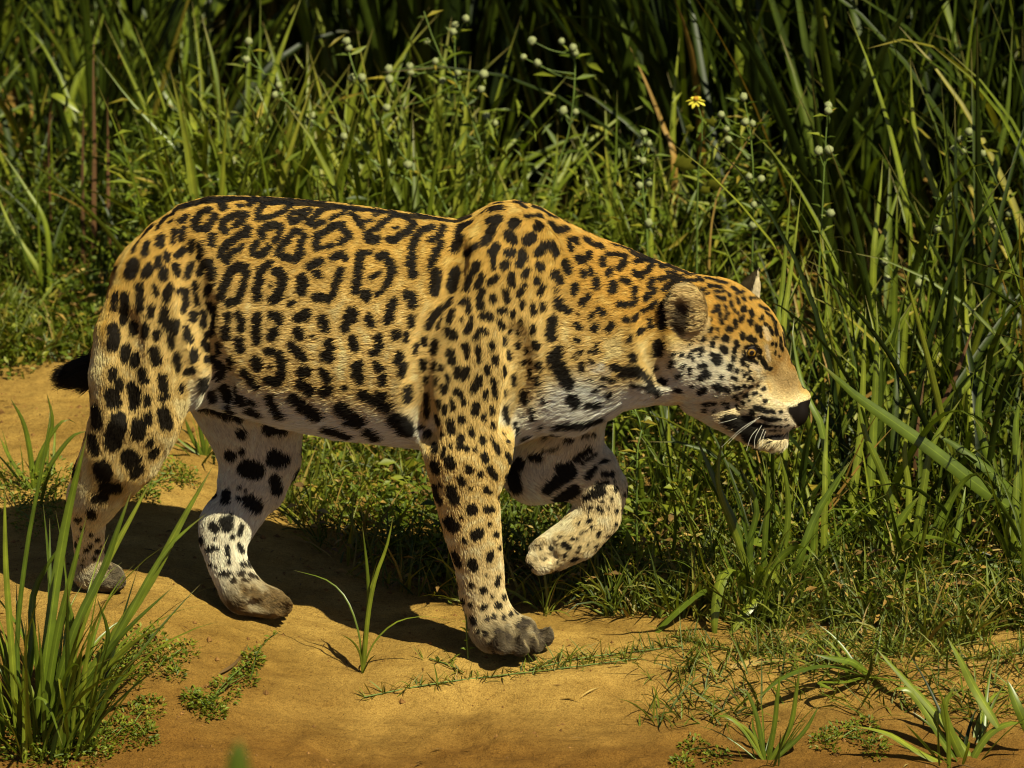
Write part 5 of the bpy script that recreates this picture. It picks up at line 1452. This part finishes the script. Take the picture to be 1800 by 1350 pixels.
# fur: short strands over the whole skin, coloured by the coat where they end
def build_fur(count):
    tri = np.concatenate([JF[:, [0, 1, 2]], JF[:, [0, 2, 3]]])
    p0, p1, p2 = JV[tri[:, 0]], JV[tri[:, 1]], JV[tri[:, 2]]
    ar = np.linalg.norm(np.cross(p1 - p0, p2 - p0), axis=1)
    tn = JN[tri].mean(1)
    c = (p0 + p1 + p2) / 3
    v = c - CAM
    v /= np.linalg.norm(v, axis=1, keepdims=True)
    dens = ar * np.where((tn * v).sum(1) < .25, 1.0, .35)
    hd = np.linalg.norm((c - P(1300, 640, 0)) * [1, .5, 1], axis=1) < .15
    dens = dens * np.where(hd, 1.7, 1.0)
    pick = rng.choice(len(tri), count, p=dens / dens.sum())
    r1, r2 = np.sqrt(rng.random(count)), rng.random(count)
    w = np.stack([1 - r1, r1 * (1 - r2), r1 * r2], 1)
    root = (JV[tri[pick]] * w[..., None]).sum(1)
    nor = (JN[tri[pick]] * w[..., None]).sum(1)
    nor /= np.linalg.norm(nor, axis=1, keepdims=True)
    fl, wh, mu, fw, tail, ear, tor = body_fields(root)
    flow = fw - (fw * nor).sum(1, keepdims=True) * nor
    flow /= np.linalg.norm(flow, axis=1, keepdims=True) + 1e-6
    belly = sstep(-.2, -.8, nor[:, 2]) * (np.abs(root[:, 0] + .2) < .4) * (root[:, 2] > .28)
    L = (fl * (1 + .9 * belly)) * rng.uniform(.65, 1.2, count)
    # tufts: neighbouring strands lean together
    warp = np.stack([vnoise(root[:, 0] + root[:, 2], root[:, 1] - root[:, 2], 85, j) for j in range(3)], 1) * .006 + rng.normal(0, .0011, (count, 3))
    cell = np.floor((root + warp) / .009).astype(np.int64)
    hsh = (cell[:, 0] * 73856093 ^ cell[:, 1] * 19349663 ^ cell[:, 2] * 83492791) % 4096
    tuft = rng.normal(0, 1, (4096, 3))[hsh]
    dirv = flow + .16 * tuft + rng.normal(0, .13, (count, 3))
    dirv -= (dirv * nor).sum(1, keepdims=True) * nor
    dirv /= np.linalg.norm(dirv, axis=1, keepdims=True) + 1e-6
    lift = rng.uniform(.12, .34, count)[:, None]
    lift = lift + (.45 * tail * rng.random(count))[:, None]
    mid = root + (dirv * .45 + nor * lift * .55) * L[:, None]
    tip = root + (dirv * .95 + nor * lift * .72 + np.array([0, 0, -.06])) * L[:, None]
    cell2 = np.floor((root + warp) / .0055).astype(np.int64)
    h2 = ((cell2[:, 0] * 73856093) ^ (cell2[:, 1] * 19349663) ^ (cell2[:, 2] * 83492791))
    _, inv = np.unique(h2, return_inverse=True)
    nc = inv.max() + 1
    cnt = np.bincount(inv, minlength=nc)
    gt = np.stack([np.bincount(inv, tip[:, j], nc) / cnt for j in range(3)], 1)[inv]
    off = gt - tip
    off *= np.minimum(1, .004 / (np.linalg.norm(off, axis=1, keepdims=True) + 1e-9))
    tip = tip + off * .6
    mid = mid + off * .25
    bright = rng.uniform(.88, 1.12, nc)[inv]
    q = root + dirv * L[:, None] * .45
    col, _, _, nose = coat(q, nor, rng.normal(0, .0013, count) * np.clip(fl / .012, .3, 1))
    # leave eyes and nose leather bare
    ok = nose < .3
    for e in EYE_POS:
        ok &= np.linalg.norm((root - e) * [1.0, .5, 1.5], axis=1) > .0138
    col = col * (rng.uniform(.84, 1.16, count) * bright)[:, None]
    return root[ok], mid[ok], tip[ok], np.clip(col[ok], .004, .95)

# eyes
EYE_POS, em = [], plain_mat("eyeball", (.012, .008, .006), .06, .6, .1)
im, pm = plain_mat("iris", (.24, .125, .015), .05, .6, .35, 300), plain_mat("pupil", (.004, .004, .004), .05, .6, .0)
def cap_mesh(c, d, R, ang, nu=20, nv=5):
    d = d / np.linalg.norm(d)
    t1 = np.cross(d, [0, 0, 1.0]); t1 /= np.linalg.norm(t1)
    t2 = np.cross(t1, d)
    V, Fc = [c + d * R], []
    for j in range(1, nv + 1):
        th = ang * j / nv
        for i in range(nu):
            ph = 2 * math.pi * i / nu
            V.append(c + R * (math.cos(th) * d + math.sin(th) * (math.cos(ph) * t1 + math.sin(ph) * t2)))
    for i in range(nu):
        Fc.append((0, 1 + i, 1 + (i + 1) % nu, 1 + (i + 1) % nu))
    Fc = [f[:3] + (f[2],) for f in Fc]
    for j in range(nv - 1):
        for i in range(nu):
            a0 = 1 + j * nu
            Fc.append((a0 + i, a0 + nu + i, a0 + nu + (i + 1) % nu, a0 + (i + 1) % nu))
    return np.array(V), Fc
def cap_obj(name, c, d, R, ang, mat, par):
    V, Fc = cap_mesh(c, d, R, ang)
    me = bpy.data.meshes.new(name)
    me.from_pydata(V.tolist(), [], [tuple(dict.fromkeys(f)) for f in Fc])
    for pl in me.polygons:
        pl.use_smooth = True
    me.materials.append(mat)
    o = bpy.data.objects.new(name, me)
    COL.objects.link(o)
    o.parent = par
    o.matrix_parent_inverse = par.matrix_world.inverted()
    return o
lm_ = plain_mat("eyelid", (.014, .010, .008), .6, .15, .2)
h0 = hit(1321, 619)
for sgn in (1, -1):
    s = np.array([1, sgn, 1])
    surf = h0 * s
    inw = np.array([-.25, .93, 0]) * s
    c = surf + inw * .0085
    EYE_POS.append(surf)
    gaze = np.array([.18, -.92, -.02]) * s
    eb = cap_obj("eye", c, gaze, .0135, math.pi * .98, em, jag)
    ir = cap_obj("iris", c, gaze, .0138, .56, im, eb)
    cap_obj("eyelid", c, np.array([-.10, -.25, .96]) * s, .0149, .76, lm_, eb)
    cap_obj("eyelid", c, np.array([.10, -.40, -.92]) * s, .0147, .80, lm_, eb)
    cap_obj("pupil", c, gaze, .0140, .30, pm, ir)

FUR_N = 480000
fr, fm_, ft, fc = build_fur(FUR_N)
nF = len(fr)
hc = bpy.data.hair_curves.new("fur")
hc.add_curves([3] * nF)
pos = np.stack([fr, fm_, ft], 1).astype(np.float32)
hc.attributes["position"].data.foreach_set("vector", pos.ravel())
rad = np.tile(np.array([.00042, .00036, .00008], np.float32), nF) * np.repeat(rng.uniform(.8, 1.25, nF), 3).astype(np.float32)
ra = hc.attributes.get("radius") or hc.attributes.new("radius", 'FLOAT', 'POINT')
ra.data.foreach_set("value", rad)
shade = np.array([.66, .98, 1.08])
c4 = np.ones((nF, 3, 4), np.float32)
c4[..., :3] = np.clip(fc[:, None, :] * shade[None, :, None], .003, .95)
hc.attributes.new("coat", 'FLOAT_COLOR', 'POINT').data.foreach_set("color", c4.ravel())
fk = NT("jaguar_fur")
a = fk.n("ShaderNodeAttribute", attribute_name="coat")
fk.l(a.outputs["Color"], fk.b.inputs["Base Color"])
fk.b.inputs["Roughness"].default_value = .5
fk.b.inputs["Specular IOR Level"].default_value = .12
tr = fk.n("ShaderNodeBsdfTranslucent")
fk.l(a.outputs["Color"], tr.inputs[0])
ms = fk.n("ShaderNodeMixShader", i_0=.2)
fk.l(fk.b.outputs[0], ms.inputs[1])
fk.l(tr.outputs[0], ms.inputs[2])
fk.l(ms.outputs[0], fk.out.inputs[0])
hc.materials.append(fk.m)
fur = bpy.data.objects.new("fur", hc)
COL.objects.link(fur)
fur.parent = jag
fur.matrix_parent_inverse = jag.matrix_world.inverted()

# whiskers
M_WHISK = plain_mat("whisker", (.75, .70, .58), .4, .4, .1)
for u0, v0, u1, v1, u2, v2 in ((1337, 733, 1305, 752, 1268, 786), (1331, 737, 1298, 762, 1280, 780), (1340, 746, 1328, 768, 1326, 788), (1332, 753, 1320, 768, 1312, 792), (1344, 752, 1336, 772, 1334, 790), (1296, 735, 1280, 740, 1263, 744), (1347, 756, 1341, 772, 1340, 784)):
    h = hit(u0, v0)
    if h is None:
        continue
    for sgn in (1, -1):
        s_ = np.array([1, sgn, 1])
        y0 = h[1]
        Vw, Fw, Aw = tube([h * s_, P(u1, v1, y0 - .025) * s_, P(u2, v2, y0 - .04) * s_], .00034, .00016, 10, 4)
        mesh_obj("whisker", Vw, Fw, M_WHISK, jag)
